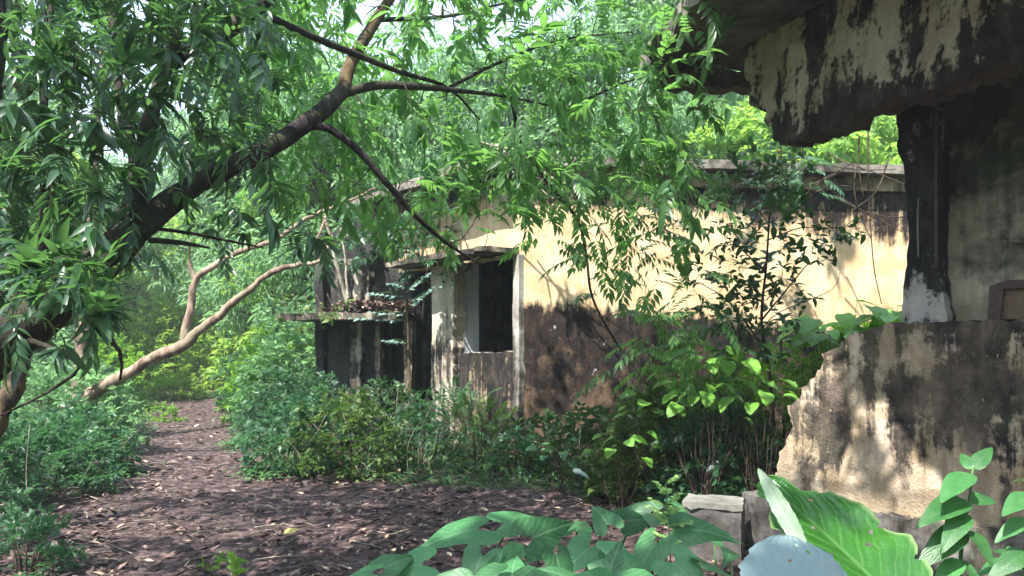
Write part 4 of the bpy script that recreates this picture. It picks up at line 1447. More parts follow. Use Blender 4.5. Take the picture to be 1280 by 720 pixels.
# ---- pale sprig with small round leaflets (upright, in front of the taro)
def sprig(px, py, d, label):
    top = W(px, py, d); x, y = top[0], top[1]
    base = np.array([x + .02, y + .02, float(gz(x, y)) - .02])
    r0 = root('pale_sprig', tuple(base), label, 'small plant')
    P, Rr = resample([base, (base + top) / 2 + (.02, 0, 0), top], [.006, .004, .002], .05)
    tb = Tubes(); tb.add(P, Rr, 5)
    r = np.random.default_rng(2)
    fs = []
    for k in range(15):
        j = int(len(P) * (1 - .30 * k / 15)) - 1
        a = k * 2.3
        L = .05 + .11 * (k / 15)
        e = P[j] + np.array([math.cos(a) * L, math.sin(a) * L * .6, .03 + .02 * (k % 2)])
        tb.add(*resample([P[j], (P[j] + e) / 2 + (0, 0, .01), e], [.002, .0015, .001], .03), 4)
        n = 9
        t = np.linspace(.25, 1, n)[:, None]
        pp = P[j] * (1 - t) + e * t
        s_ = np.where(np.arange(n) % 2, 1, -1)
        side = np.cross(nrm(e - P[j]), (0, 0, 1))
        fs.append(frames(pp, side[None] * s_[:, None] + nrm(e - P[j]) * .5 + r.normal(0, .15, (n, 3)), (0, -.5, 1), np.full(n, .032)))
    tb.build('stem', M['stem'], r0)
    leaf_parts(tpl_lance(.34, .1, .2, True), cat(fs), M['leaf_pale'], r0, 150, minpx=4)
    return r0


sprig(832, 606, 3.7, 'pale yellow green sprig with tiny round leaflets among the taro')


# ================================================================== heart leaved plants by the yellow wall
def heart_plant(px, py, d, n, s, spread, label, seed=0, mat='heart', h=None):
    r = np.random.default_rng(seed)
    c = W(px, py, d)
    base = np.array([c[0], c[1] + .05, float(gz(c[0], c[1])) - .02])
    r0 = root('heart_leaved_plant', tuple(base), label, 'leafy plant', 'heart leaved plants by the walls')
    tb = Tubes()
    for k in range(n):
        a = k * 2.4; q = math.sqrt((k + .5) / n)
        p = c + np.array([math.cos(a) * spread * q, math.sin(a) * spread * q * .8, r.normal(0, spread * .22) - q * spread * .25])
        dr = np.array([math.cos(a), math.sin(a) * .7 - .25, -.12 + r.normal(0, .15)])
        put_blade(HEART, int(r.integers(0, 3)), mat, r0, p, dr, (r.normal(0, .25), -.25 + r.normal(0, .2), 1), s * .9 * r.uniform(.6, 1.15))
        tb.add(*resample([base + r.normal(0, .05, 3) * (1, 1, 0), base * .45 + p * .55 + r.normal(0, .07, 3) + (0, 0, .06), p], [.005, .0035, .002], .1), 4, cap=False)
    tb.build('stems', M['stem_dark'], r0)
    return r0


heart_plant(905, 440, 7.4, 20, .20, .42, 'bright heart leaved plant rising above the dark shrubs', 1)
heart_plant(880, 480, 7.2, 22, .19, .45, 'heart leaved plant under the hanging branch', 2)
heart_plant(820, 500, 7.8, 16, .18, .40, 'heart leaved plant in front of the dark stain', 3)
heart_plant(950, 470, 7.0, 18, .18, .38, 'heart leaved plant beside the broken parapet', 4)
heart_plant(1045, 398, 8.4, 22, .30, .42, 'cluster of large round bright leaves showing just over the parapet', 5)
heart_plant(1115, 388, 8.2, 9, .30, .22, 'large round bright leaves next to the column foot', 6)
heart_plant(1082, 396, 8.3, 12, .30, .25, 'round bright leaves between the parapet top and the column', 9)
heart_plant(1030, 415, 7.9, 14, .22, .32, 'smaller bright heart leaves at the broken corner of the parapet', 10)
heart_plant(780, 545, 7.3, 12, .16, .35, 'low heart leaved plant with some drooping leaves', 7)
heart_plant(700, 560, 8.3, 9, .15, .35, 'low heart leaved plant near the house corner', 8, mat='broad')

# creepers and shrubs rooted on the annex roof and over its upper wall
def hanging_mat(px0, px1, py0, py1, d0, d1, n, label, mat, leaf, seed, name='creeper'):
    t0 = sample_region(n, px0, px1, py0, py1, d0, d1, None, seed)
    c = t0.mean(0)
    r0 = root(name, tuple(c), label, 'creeper')
    tb = Tubes()
    nodes, nr = [], []
    for k in range(6):
        a = W(px0 + (px1 - px0) * (k + .5) / 6, py0 - 8, (d0 + d1) / 2); b = W(px0 + (px1 - px0) * (k + .5) / 6 + 6, py1, d0)
        P, Rr = resample([a, (a + b) / 2 + (.05, 0, 0), b], [.008, .006, .003], .15)
        tb.add(P, Rr, 4); nodes += list(P); nr += list(Rr)
    dr = attach(nodes, nr, t0, tb, rmin=.0015, rmax=.004, sides=3)
    tb.build('stems', M['twig'], r0)
    r_ = np.random.default_rng(seed)
    fr = frames(t0, dr + r_.normal(0, .35, t0.shape) - (0, 0, .35), (0, -.5, 1), leaf * 2 * r_.uniform(.7, 1.2, len(t0)))
    leaf_parts(OVATE_MID, cat([compose(pick(fr, np.arange(len(t0))[i::4]), SP_BUSH[i]) for i in range(4)]), M[mat], r0, 40, minpx=10)


hanging_mat(418, 530, 258, 330, 12.7, 13.4, 60, 'leafy creeper spilling over the top of the annex upper wall', 'leaf_bush', .15, 61)
hanging_mat(345, 430, 375, 408, 12.4, 13.0, 14, 'few leafy shoots drooping over the free end of the annex porch slab', 'leaf_olive', .12, 64)
hanging_mat(500, 600, 232, 300, 11.6, 12.6, 45, 'creeper hanging between the annex and the house roof corner', 'leaf_bush', .14, 62)
hanging_mat(520, 600, 305, 345, 11.2, 12.2, 16, 'small creeper trailing over the edge of the porch sunshade', 'leaf_bush', .12, 63)

# two pale drooping leaf blades lying in the shrubs
def stray(px, py, d, s, az, label, mat='greyleaf'):
    p = W(px, py, d)
    r0 = root('withered_leaf', tuple(p), label, 'leaf', 'pale leaves caught in the shrubs')
    a = math.radians(az)
    put_blade(BROAD, 1, mat, r0, p, (math.cos(a), math.sin(a) * .3, -.2), (0, -.6, 1), s)
    return r0
stray(715, 588, 7.4, .20, 15, 'pale drooping leaf low in the dark shrubs right of the house corner')
stray(905, 578, 7.2, .17, 200, 'narrow pale leaf sticking out above the concrete block')
stray(785, 520, 7.2, .16, 60, 'white folded leaf in the dark shrubs')


# ================================================================== the big near tree
def wood_nodes(polys, tb, sides=10, rough=.07, step=.10):
    N, R = [], []
    for pts, rad in polys:
        P = [W(*q) for q in pts]
        P, Rr = resample(P, rad, step)
        tb.add(P, Rr, sides, rough)
        N += list(P[::2]); R += list(Rr[::2])
    return N, R


near = root('big_leaning_tree', (-3.1, 3.9, 0), 'big dark leaning tree whose limbs and long leaves fill the upper left', 'tree')
trunk = [([(-190, 1000, 3.9), (-190, 760, 3.9), (-120, 560, 4.0), (-10, 435, 4.1), (72, 378, 4.3), (165, 292, 4.6)], [.22, .19, .165, .14, .115, .095])]
limbs = [([(165, 292, 4.6), (240, 233, 4.9), (330, 188, 5.2), (395, 145, 5.5), (430, 112, 5.7)], [.085, .066, .063, .060, .056]),
         ([(430, 112, 5.7), (438, 80, 5.8), (470, 25, 6.0), (510, -40, 6.3), (560, -150, 6.8)], [.05, .045, .04, .035, .025]),
         ([(425, 118, 5.7), (470, 107, 5.8), (520, 108, 6.0), (570, 113, 6.2), (640, 122, 6.5), (720, 140, 7.0)], [.034, .032, .028, .02, .011, .005]),
         ([(172, 285, 4.6), (172, 240, 4.65), (180, 190, 4.7), (192, 130, 4.8), (215, 60, 5.0), (240, -40, 5.3)], [.066, .060, .054, .045, .04, .03]),
         ([(160, 280, 4.62), (158, 240, 4.7), (168, 200, 4.8), (150, 120, 5.0), (140, 20, 5.2), (120, -100, 5.4)], [.045, .04, .034, .03, .028, .02]),
         ([(385, 158, 5.45), (410, 160, 5.5), (450, 190, 5.6), (480, 225, 5.7), (520, 270, 5.9), (560, 305, 6.1), (600, 330, 6.3)], [.03, .028, .026, .024, .02, .014, .006]),
         ([(215, 80, 5.1), (262, 52, 5.0), (320, 12, 4.9), (380, -60, 4.9)], [.045, .05, .05, .04]),
         ([(330, 18, 4.9), (400, 50, 5.3), (440, 66, 5.6), (500, 90, 6.0), (560, 110, 6.3), (600, 150, 6.6)], [.022, .024, .024, .018, .014, .006]),
         ([(190, 285, 4.65), (240, 292, 4.8), (300, 304, 5.0), (330, 310, 5.1)], [.012, .01, .008, .004]),
         ([(185, 300, 4.6), (230, 304, 4.7), (262, 310, 4.8)], [.018, .014, .006]),
         ([(70, 385, 4.3), (110, 400, 4.3), (150, 440, 4.3), (150, 475, 4.35)], [.03, .018, .01, .006]),
         ([(20, 420, 4.1), (70, 438, 4.1), (100, 458, 4.1), (60, 490, 4.1), (0, 520, 4.0)], [.02, .012, .01, .008, .004]),
         ([(60, 390, 4.3), (55, 300, 4.5), (58, 200, 4.6), (55, 100, 4.7), (68, -20, 4.9)], [.03, .028, .026, .022, .018]),
         ([(-60, 480, 4.0), (-40, 330, 4.0), (-20, 180, 4.1), (0, 0, 4.2), (20, -160, 4.3)], [.09, .07, .06, .05, .03]),
         ([(560, 110, 6.3), (620, 80, 6.6), (700, 50, 7.0), (790, 40, 7.3)], [.016, .014, .01, .005]),
         ([(640, 122, 6.5), (652, 180, 7.0), (690, 235, 7.3), (722, 275, 7.4), (733, 320, 7.4), (740, 370, 7.4), (765, 420, 7.4), (800, 470, 7.3)], [.018, .018, .017, .015, .013, .011, .009, .005]),
         ([(470, 25, 6.0), (560, 20, 6.5), (650, 0, 7.0), (760, -20, 7.2), (850, 10, 7.2)], [.02, .014, .010, .007, .004]),
         ([(720, 130, 7.0), (790, 100, 7.0), (850, 90, 6.9), (885, 78, 6.8)], [.012, .01, .007, .004])]
tb = Tubes()
n1, r1 = wood_nodes(trunk, tb, 14, .09, .07)
tb.build('trunk', M['bark'], near)
tb = Tubes()
n2, r2 = wood_nodes(limbs[:1] + limbs[2:3], tb, 12, .09, .06)
tb.build('limb', M['bark'], near)
tb = Tubes()
n2b, r2b = wood_nodes(limbs[1:2], tb, 12, .09, .06)
tb.build('limb', M['bark_light'], near)
n2 += n2b; r2 += r2b
tb = Tubes()
n3, r3 = wood_nodes(limbs[3:], tb, 9, .09, .07)
tb.build('limb', M['bark'], near)
FORK = [p for p in n3 if 3.9 < p[1] < 4.95 and 150 < pix(p)[0] < 200 and 120 < pix(p)[1] < 300]
NODES, NR = n1[8:] + n2 + n3, r1[8:] + r2 + r3


def lower_edge(px):      # how low the near crown hangs, as seen
    return np.interp(px, [-60, 0, 100, 150, 190, 240, 330, 420, 520, 600, 680, 780, 900], [420, 400, 400, 330, 270, 240, 235, 245, 295, 290, 262, 275, 250])


def right_edge(py):
    return np.interp(py, [-60, 0, 60, 110, 160, 200, 260, 330], [900, 905, 890, 900, 850, 860, 900, 880])


clump = lambda px, py, s=0: .5 + .5 * math.sin(px * .021 + s + 1.3 * math.sin(py * .017)) * math.sin(py * .027 + s * 2 + math.sin(px * .013))


def keepA(px, py):
    if py > lower_edge(px) or px > right_edge(py): return 0
    e = 1.0 if py < lower_edge(px) - 40 else .6
    return e * (.25 + .75 * clump(px, py, 1))


regA = sample_region(1080, -80, 340, -80, 410, 3.7, 6.8, keepA, 1)
regB = sample_region(1120, 300, 905, -80, 310, 5.6, 8.2, keepA, 2)


def keepD(px, py):
    # curtain over the yellow wall: a band falling to the right, thinning below
    c = np.interp(py, [180, 260, 330, 400, 470, 560], [745, 765, 800, 825, 835, 830])
    wd = np.interp(py, [180, 260, 330, 400, 470, 560], [190, 125, 85, 85, 75, 60])
    return max(0, 1 - abs(px - c) / wd) ** .6 * (.3 + .7 * clump(px, py, 4))


regD = sample_region(185, 560, 930, 190, 470, 6.7, 8.3, keepD, 3)
# unseen crown added above the picture to shade the ground and the camera
rr = np.random.default_rng(12)
nE = 1000
regE = np.stack([rr.uniform(-6.5, 3.2, nE), rr.uniform(.5, 8.5, nE), rr.uniform(4.6, 7.6, nE)], -1)
pxE, pyE = pix(regE)
eb = rr.uniform(0, 1, (120, 3)) * (2.6, 2.6, 1.2) + (-3.4, -1.2, 5.0)
regE = regE[((pyE < -60) | (regE[:, 1] < .3)) & (vnoise(regE * (1, 1, .2) * 1.0, 7) > .02) & ((regE[:, 1] < 5.2) | (regE[:, 0] > -1.0))]
tb = Tubes()
over, ro = [], []
for q in ([W(240, -40, 5.3), (-2.0, 4.6, 5.2), (-2.2, 3.2, 6.2), (-2.4, 1.8, 6.8)], [W(240, -40, 5.3), (-2.4, 5.5, 5.4), (-3.6, 6.0, 6.4), (-4.6, 6.2, 7.0)],
          [W(560, -150, 6.8), (0, 6.8, 6.2), (.8, 6.0, 6.8), (1.6, 5.0, 7.2)], [W(380, -60, 4.9), (-.8, 4.2, 5.2), (-.2, 3.0, 6.0), (.4, 1.8, 6.6)],
          [W(120, -100, 5.4), (-3.4, 4.6, 5.4), (-4.6, 3.6, 6.2), (-5.6, 2.6, 6.8)]):
    P, Rr = resample([np.array(v) for v in q], [.04, .035, .025, .012], .25)
    tb.add(P, Rr, 7, .05)
    over += list(P); ro += list(Rr)
tb.build('limb', M['bark'], near)

regE = np.vstack([regE, eb])   # unseen sprays added over the camera to shade the front plants


def clear_of_limbs(reg, seed):
    """leave the thick limbs partly bare, as on the real tree: drop sprays hanging just in front of them"""
    L = np.array(n2 + n1[-6:] + FORK); lx, ly = pix(L)
    x, y = pix(reg)
    r_ = np.random.default_rng(seed)
    D = np.hypot(x[:, None] - lx[None], y[:, None] - ly[None])
    j = D.argmin(1)
    bad = (D.min(1) < 22) & (reg[:, 1] < L[j, 1] + .25) & (r_.uniform(0, 1, len(reg)) < .75)
    return reg[~bad]


regA, regB = clear_of_limbs(regA, 1), clear_of_limbs(regB, 2)
regA = np.vstack([regA, sample_region(38, -40, 120, 320, 425, 3.4, 3.9, None, 21), sample_region(26, 200, 420, 250, 300, 5.2, 6.5, None, 22)])
tw = Tubes()


def sun_gap(p, keep=.12, seed=0):
    """cuts holes in the crown so that chosen sun patches reach the path"""
    g = p[:, :2] - np.array([SUN_TO.x, SUN_TO.y]) / SUN_TO.z * p[:, 2:3]
    hit = np.zeros(len(p), bool)
    for cx, cy, rx, ry in ((-2.3, 7.1, .9, .28), (-1.3, 6.75, .55, .22), (-3.4, 7.5, .5, .25), (-3.9, 9.2, .8, .8), (-5.0, 11.5, .8, 1.6), (-6.4, 15.0, .9, 2.2)):
        hit |= ((g[:, 0] - cx) / (rx + .15)) ** 2 + ((g[:, 1] - cy) / (ry + .15)) ** 2 < 1
    return p[~(hit & (np.random.default_rng(seed).uniform(0, 1, len(p)) > keep))]


regA, regB, regE = sun_gap(regA), sun_gap(regB), sun_gap(regE, .03)
tgt = np.vstack([regA, regB, regD, regE])
dirs = attach(NODES + over, NR + ro, tgt, tw, rmin=.002, rmax=.012, sides=4)
V, T_ = tw.arrays()
mesh('twigs', V, T_, M['twig'], near, True, kind='stuff')
r = np.random.default_rng(33)
nA, nB, nD = len(regA), len(regB), len(regD)


def sprays_at(t, dr, kinds, sc, jitter=.35, down=.15, follow=.6, flat=1.0):
    n = len(t)
    d = dr * follow + r.normal(0, jitter, (n, 3)); d[:, 2] = d[:, 2] * flat - down
    fr = frames(t, d, (0, 0, 1), sc * r.uniform(.75, 1.25, n))
    return cat([compose(pick(fr, np.arange(n)[i::len(kinds)]), k) for i, k in enumerate(kinds)])


SP_PIN8 = [spray_pinnate(6, s + 40, .40, .8) for s in range(4)]
SP_ALT = [spray_alt(9 + s % 3, s + 70) for s in range(6)]
LANCE_W = tpl_lance(.155, .30, .3)
fA = sprays_at(tgt[:nA], dirs[:nA], SP_WHORL[:3] + SP_ALT[:4], .19, .5, .0)
fB = sprays_at(tgt[nA:nA + nB], dirs[nA:nA + nB], SP_ALT + SP_PIN8[:2], .225, .35, .0)
# pinnate kinds carry short leaflets: give them a longer rachis
fD = sprays_at(tgt[nA + nB:nA + nB + nD], dirs[nA + nB:nA + nB + nD], SP_PIN8, .33, .6, .12, .35, .4)
fE = sprays_at(tgt[nA + nB + nD:], dirs[nA + nB + nD:], SP_WHORL[:2], .30)
leaf_parts(LANCE, fA, M['leaf_near'], near, 170, minpx=18)
leaf_parts(LANCE_W, fB, M['leaf_hang'], near, 130, minpx=14)
V, Fc = bulk(LANCE_MID, fD)
mesh('foliage', V, Fc, M['leaf_hang'], near, True, kind='stuff')
V, Fc = bulk(LOW_N, fE)
mesh('foliage', V, Fc, M['leaf_near'], near, True, kind='stuff')  # unseen crown added for its shade

# ================================================================== bare tan branch and thin trunks on the left
def limb_tree(name, polys, mat, label, cat_, sides=9, rough=.1, group=None):
    P0 = W(*polys[0][0][0])
    r0 = root(name, (P0[0], P0[1], 0), label, cat_, group)
    for k, (pts, rad) in enumerate(polys):
        P, Rr = resample([W(*q) for q in pts], rad, .06)
        P[1:-1] += np.stack([vnoise(P[1:-1] * 3.1, 1), vnoise(P[1:-1] * 3.3, 2), vnoise(P[1:-1] * 2.9, 3)], -1) * min(.05, .55 * float(np.mean(rad)))
        Rr = Rr * (1 + .16 * vnoise(P * 5.5, 4) + .10 * vnoise(P * 13.0, 6))
        t = Tubes(); t.add(P, Rr, sides + 3, rough)
        t.build('trunk' if k == 0 else 'branch', M[mat], r0)
    return r0


limb_tree('leaning_bare_tree', [([(40, 545, 11.6), (90, 505, 11.5), (140, 477, 11.4), (185, 452, 11.3), (232, 430, 11.2), (262, 405, 11.2), (298, 374, 11.1), (330, 345, 11.0), (365, 332, 11.0), (402, 325, 10.9)],
                                 [.10, .088, .082, .074, .085, .058, .05, .042, .036, .024]),
                                ([(230, 432, 11.2), (236, 395, 11.2), (245, 352, 11.2), (268, 332, 11.2), (292, 318, 11.3), (345, 298, 11.4), (385, 272, 11.5), (430, 255, 11.6), (470, 235, 11.6)],
                                 [.065, .055, .05, .045, .038, .034, .03, .022, .012]),
                                ([(245, 352, 11.2), (236, 325, 11.2), (238, 300, 11.1)], [.04, .025, .01]),
                                ([(375, 330, 11.0), (395, 300, 11.1), (408, 268, 11.2)], [.03, .022, .012]),
                                ([(402, 325, 10.9), (412, 300, 11.0), (405, 270, 11.0)], [.03, .02, .012])],
          'bark_tan', 'bare tan leaning tree forking low across the path', 'tree')
limb_tree('thin_brown_trunk', [([(98, 560, 13.2), (99, 480, 13.2), (104, 430, 13.2), (108, 392, 13.1), (112, 330, 13.1), (120, 200, 13.0), (128, 60, 12.9)], [.13, .12, .12, .11, .10, .08, .05]),
                               ([(106, 410, 13.1), (85, 370, 13.0), (60, 320, 12.9)], [.05, .04, .02])],
          'bark_tan', 'upright reddish brown trunk between the left bushes', 'tree', 9)
limb_tree('mossy_trunk', [([(-30, 600, 6.6), (-5, 530, 6.6), (18, 478, 6.7), (30, 440, 6.8), (20, 360, 6.9), (10, 260, 7.0)], [.10, .09, .08, .07, .06, .05])],
          'bark_light', 'short mossy trunk at the left edge above the bluish bush', 'tree', 9)
limb_tree('grey_trunk_behind_roof', [([(872, 400, 20.0), (873, 240, 20.0), (876, 150, 20.0), (868, 60, 20.0), (880, -60, 20.0)], [.22, .20, .18, .16, .12])],
          'bark', 'thick dark trunk rising behind the flat roof of the yellow house', 'tree', 10)

# pale suckers growing on the annex slab, and the young tree by its doorway
limb_tree('pale_sucker', [([(437, 392, 12.9), (430, 362, 12.9), (419, 325, 12.8), (411, 290, 12.8), (408, 255, 12.7)], [.045, .035, .028, .024, .018]),
                          ([(437, 392, 12.9), (434, 360, 12.9), (431, 320, 12.9), (426, 285, 12.9)], [.03, .022, .018, .012])],
          'twig_pale', 'two thin pale stems rooted on the annex porch slab', 'sapling', 6)
st = limb_tree('annex_sapling', [([(513, 560, 11.9), (512, 480, 11.9), (510, 420, 11.9), (508, 372, 11.9)], [.028, .024, .02, .012])],
               'bark_light', 'slender sapling with bluish leaf tiers in front of the annex doorway', 'sapling', 6)
r_ = np.random.default_rng(4)
fs = []
tt = Tubes()
for k, (x, y, L, sgn) in enumerate([(510, 395, .48, -1), (509, 380, .55, 1), (508, 402, .75, -1), (509, 372, .5, -1), (508, 366, .35, 1), (511, 430, .3, -1), (511, 386, .35, 1), (508, 360, .2, -1)]):
    a = W(x, y, 11.9); e = a + np.array([sgn * L, -.25, .04 + .22 * (sgn > 0)])
    P, Rr = resample([a, (a + e) / 2 + (0, 0, .05), e], [.006, .004, .002], .07)
    tt.add(P, Rr, 4)
    n = 14
    t = np.linspace(.15, 1, n)[:, None]
    s_ = np.where(np.arange(n) % 2, 1, -1)[:, None]
    fs.append(frames(a * (1 - t) + e * t, nrm(e - a)[None] * .6 + np.array([0, -1, 0]) * s_ + r_.normal(0, .15, (n, 3)), (0, -.9, 1), np.full(n, .13)))
tt.build('branch', M['stem'], st)
leaf_parts(OVATE, cat(fs), M['leaf_bluish'], st, 120, minpx=6)

# ================================================================== dark sapling before the sunny wall
sap = root('dark_sapling', (2.55, 8.0, 0), 'slender dark leaved sapling silhouetted against the sunlit yellow wall', 'sapling')
polys = [([(968, 640, 7.6), (968, 560, 7.6), (962, 470, 7.6), (952, 400, 7.6), (958, 330, 7.6), (962, 270, 7.6), (968, 215, 7.6)], [.022, .02, .017, .014, .011, .008, .004]),
         ([(958, 440, 7.6), (930, 400, 7.5), (905, 372, 7.4), (872, 352, 7.3)], [.010, .008, .006, .003]),
         ([(952, 400, 7.6), (985, 360, 7.6), (1010, 330, 7.5), (1022, 325, 7.4)], [.010, .007, .005, .003]),
         ([(957, 340, 7.6), (925, 310, 7.6), (900, 290, 7.6)], [.008, .006, .003]),
         ([(960, 300, 7.6), (1000, 285, 7.6), (1040, 285, 7.5), (1068, 283, 7.5)], [.007, .005, .004, .002]),
         ([(961, 280, 7.6), (935, 245, 7.7), (920, 215, 7.7)], [.006, .005, .003]),
         ([(965, 240, 7.6), (1000, 215, 7.6), (1008, 190, 7.6)], [.005, .004, .002]),
         ([(953, 410, 7.6), (975, 390, 7.6), (1040, 362, 7.5), (1050, 340, 7.5)], [.006, .005, .003, .002])]
tb = Tubes()
sn, sr = wood_nodes(polys, tb, 7, .05, .08)
tb.build('trunk', M['stem_dark'], sap)


def keepS(px, py):
    l = np.interp(py, [185, 240, 300, 350, 390, 440], [925, 895, 885, 868, 868, 905])
    rr_ = np.interp(py, [185, 240, 290, 320, 360, 440], [1015, 1010, 1062, 1022, 1012, 985])
    if px < l or px > rr_: return 0
    c = (l + rr_) / 2
    return (1 - .55 * abs(px - c) / ((rr_ - l) / 2)) * (.35 + .65 * clump(px * 2, py * 2, 2))


tg = sample_region(175, 860, 1070, 185, 440, 7.2, 8.0, keepS, 6)
tg = np.vstack([tg, [W(1045, 336, 7.5), W(1040, 330, 7.5), W(1052, 300, 7.5), W(1066, 284, 7.5), W(875, 355, 7.4), W(882, 372, 7.4)]])
tw = Tubes()
dr = attach(sn, sr, tg, tw, rmin=.0015, rmax=.004, sides=4)
tw.build('twigs', M['stem_dark'], sap, kind='stuff')
n = len(tg)
d = dr * .7 + r.normal(0, .3, (n, 3)); d[:, 2] += .1
fr = frames(tg, d, (0, 0, 1), .175 * r.uniform(.8, 1.2, n))
SPS = [spray_bush(7, 50 + s, .62) for s in range(4)]
fS = cat([compose(pick(fr, np.arange(n)[i::4]), k) for i, k in enumerate(SPS)])
leaf_parts(OVATE, fS, M['leaf_sap'], sap, 290, minpx=8)

# climbing leaves at the roof edge right: a thin shrub growing on the roof and its dry twigs
rf = root('roof_edge_twigs', tuple(W(1075, 190, 10.4)), 'tangle of dry dark twigs hanging from the roof edge near the column', 'dead branch')
tb = Tubes()
for pts in ([(1035, 192, 10.3), (1062, 205, 10.0), (1100, 218, 9.8), (1135, 232, 9.6)], [(1030, 205, 10.2), (1070, 212, 10.0), (1120, 212, 9.8)], [(1015, 232, 9.9), (1040, 218, 9.9), (1062, 207, 9.9)],
            [(1000, 250, 9.9), (1025, 228, 9.9), (1058, 212, 9.9)], [(1070, 205, 9.9), (1068, 240, 9.8), (1078, 275, 9.8), (1090, 300, 9.8)], [(1086, 140, 9.6), (1085, 180, 9.6), (1086, 240, 9.6), (1092, 330, 9.6), (1102, 380, 9.6)],
            [(1074, 170, 9.8), (1073, 205, 9.8), (1080, 250, 9.8)], [(975, 175, 9.8), (978, 205, 9.8), (984, 240, 9.8)], [(1050, 250, 9.9), (1090, 268, 9.9), (1130, 272, 9.9)], [(1040, 240, 9.9), (1075, 262, 9.9), (1128, 290, 9.9)],
            [(1110, 200, 9.9), (1095, 240, 9.9), (1060, 268, 9.9), (1040, 300, 9.9)], [(1020, 240, 9.9), (1050, 232, 9.9), (1090, 240, 9.9)]):
    tb.add(*resample([W(*q) for q in pts], np.linspace(.012, .005, len(pts)), .1), 5, .1)
tb.build('twig', M['twig'], rf)
rt = root('hanging_roots', tuple(W(640, 190, 10.0)), 'pale dry roots and twigs hanging off the roof corner of the yellow house', 'dead branch')
tb = Tubes()
for pts in ([(618, 180, 9.9), (640, 200, 9.8), (647, 225, 9.8), (650, 260, 9.8), (662, 285, 9.8)], [(600, 178, 9.9), (625, 184, 9.8), (670, 190, 9.7), (720, 200, 9.6)], [(640, 190, 9.8), (628, 205, 9.7), (621, 203, 9.7)],
            [(622, 180, 9.8), (621, 195, 9.7), (618, 204, 9.7)], [(665, 205, 9.7), (690, 222, 9.6), (715, 232, 9.5), (745, 238, 9.4)], [(650, 212, 9.7), (672, 232, 9.7), (690, 248, 9.7), (700, 240, 9.7)],
            [(660, 190, 9.7), (655, 225, 9.7), (664, 250, 9.7)], [(640, 215, 9.8), (670, 222, 9.8), (706, 240, 9.8), (712, 260, 9.8)]):
    tb.add(*resample([W(*q) for q in pts], np.linspace(.014, .005, len(pts)), .08), 5, .1)
tb.build('root', M['twig_pale'], rt)

# bush of leaves growing on the roof
bush_roof = root('roof_shrub', tuple(W(1000, 190, 10.2)), 'small green shrub sprouting at the flat roof edge of the yellow house', 'shrub')
tb = Tubes()
b0 = W(1000, 235, 9.9)
t0 = sample_region(26, 965, 1035, 180, 250, 9.7, 10.1, None, 8)
P, Rr = resample([b0 + (0, .3, -.2), b0, W(1002, 185, 9.9)], [.012, .01, .004], .1)
tb.add(P, Rr, 5)
dr = attach(list(P), list(Rr), t0, tb, rmin=.002, rmax=.005)
tb.build('stems', M['twig'], bush_roof)
fr = frames(t0, dr + r.normal(0, .3, t0.shape), (0, 0, 1), .3 * r.uniform(.8, 1.2, len(t0)))
leaf_parts(LANCE_MID, cat([compose(fr, SP_PIN8[0])]), M['leaf_bush'], bush_roof, 0)

# ================================================================== litter, weeds and twigs on the ground
r = np.random.default_rng(90)


def scatter(n, f=None):
    """more of them near the camera"""
    d = 4.6 + (r.uniform(0, 1, n) ** 1.7) * 16
    px = r.uniform(-60, 1000, n)
    x = (px - 640) / F * d
    return x, d


n = 21000
x, y = scatter(n)
keep = (r.uniform(0, 1, n) < np.interp(vnoise(np.stack([x, y, x * 0], -1) * 1.3, 4), [-.5, .5], [.12, 1.0])) & ~((x > -.1) & (y > 10.4)) & ~((x > -3.3) & (y > 12.9)) & ~((x > 1.9) & (y > 4.9))
x, y = x[keep], y[keep]; n = len(x)
a = r.uniform(0, 2 * PI, n)
fr = frames(np.stack([x, y, gz(x, y) + .012 + r.uniform(0, .02, n)], -1), np.stack([np.cos(a), np.sin(a), r.normal(0, .18, n)], -1), np.array([0, 0, 1.]) + r.normal(0, .35, (n, 3)), r.uniform(.03, .11, n) * np.where(r.uniform(0, 1, n) < .12, 1.5, 1))
V, Fc = bulk(tpl_lance(.2, -.15, .5, False), fr)
tag(mesh('leaf_litter', V, Fc, M['litter'], None, kind='stuff'), 'brown and tan dead leaves strewn over the soil and path', 'leaf litter')
tb = Tubes()
for k in range(420):
    x, y = scatter(1); x, y = x[0], y[0]
    if (x > -.2 and y > 10.3) or (x > 1.8 and y > 4.9) or (x > -3.3 and y > 12.8): continue
    a = r.uniform(0, PI); L = r.uniform(.08, .38)
    z = float(gz(x, y)) + .012
    e = np.array([x + math.cos(a) * L, y + math.sin(a) * L, z + r.uniform(0, .03)])
    tb.add([(x, y, z), ((x + e[0]) / 2 + r.normal(0, .02), (y + e[1]) / 2, z + r.uniform(.0, .03)), e], [.005, .004, .002], 4, cap=False)
tag(tb.build('fallen_twigs', M['twig_pale'], None, 'stuff'), 'thin dry twigs scattered on the soil', 'twigs')
# weeds at the verges
n = 14000
x, y = scatter(n)
v = verge_of(x, y) + .35 * vnoise(np.stack([x, y, x * 0], -1) * 1.4, 8)
keep = (v > .42) & (y > 7.0) & ~((x > -.1) & (y > 10.5)) & ~((x > 1.9) & (y > 4.9))
x, y = x[keep], y[keep]; n = len(x)
a = r.uniform(0, 2 * PI, n)
fr = frames(np.stack([x, y, gz(x, y)], -1), np.stack([np.cos(a) * .7, np.sin(a) * .7, r.uniform(.3, 1.2, n)], -1), (0, 0, 1), r.uniform(.06, .18, n))
V, Fc = bulk(tpl_lance(.16, .35, .3, False), fr)
tag(mesh('ground_weeds', V, Fc, M['grass'], None, kind='stuff'), 'low green weeds and grass along the path verges', 'weeds')
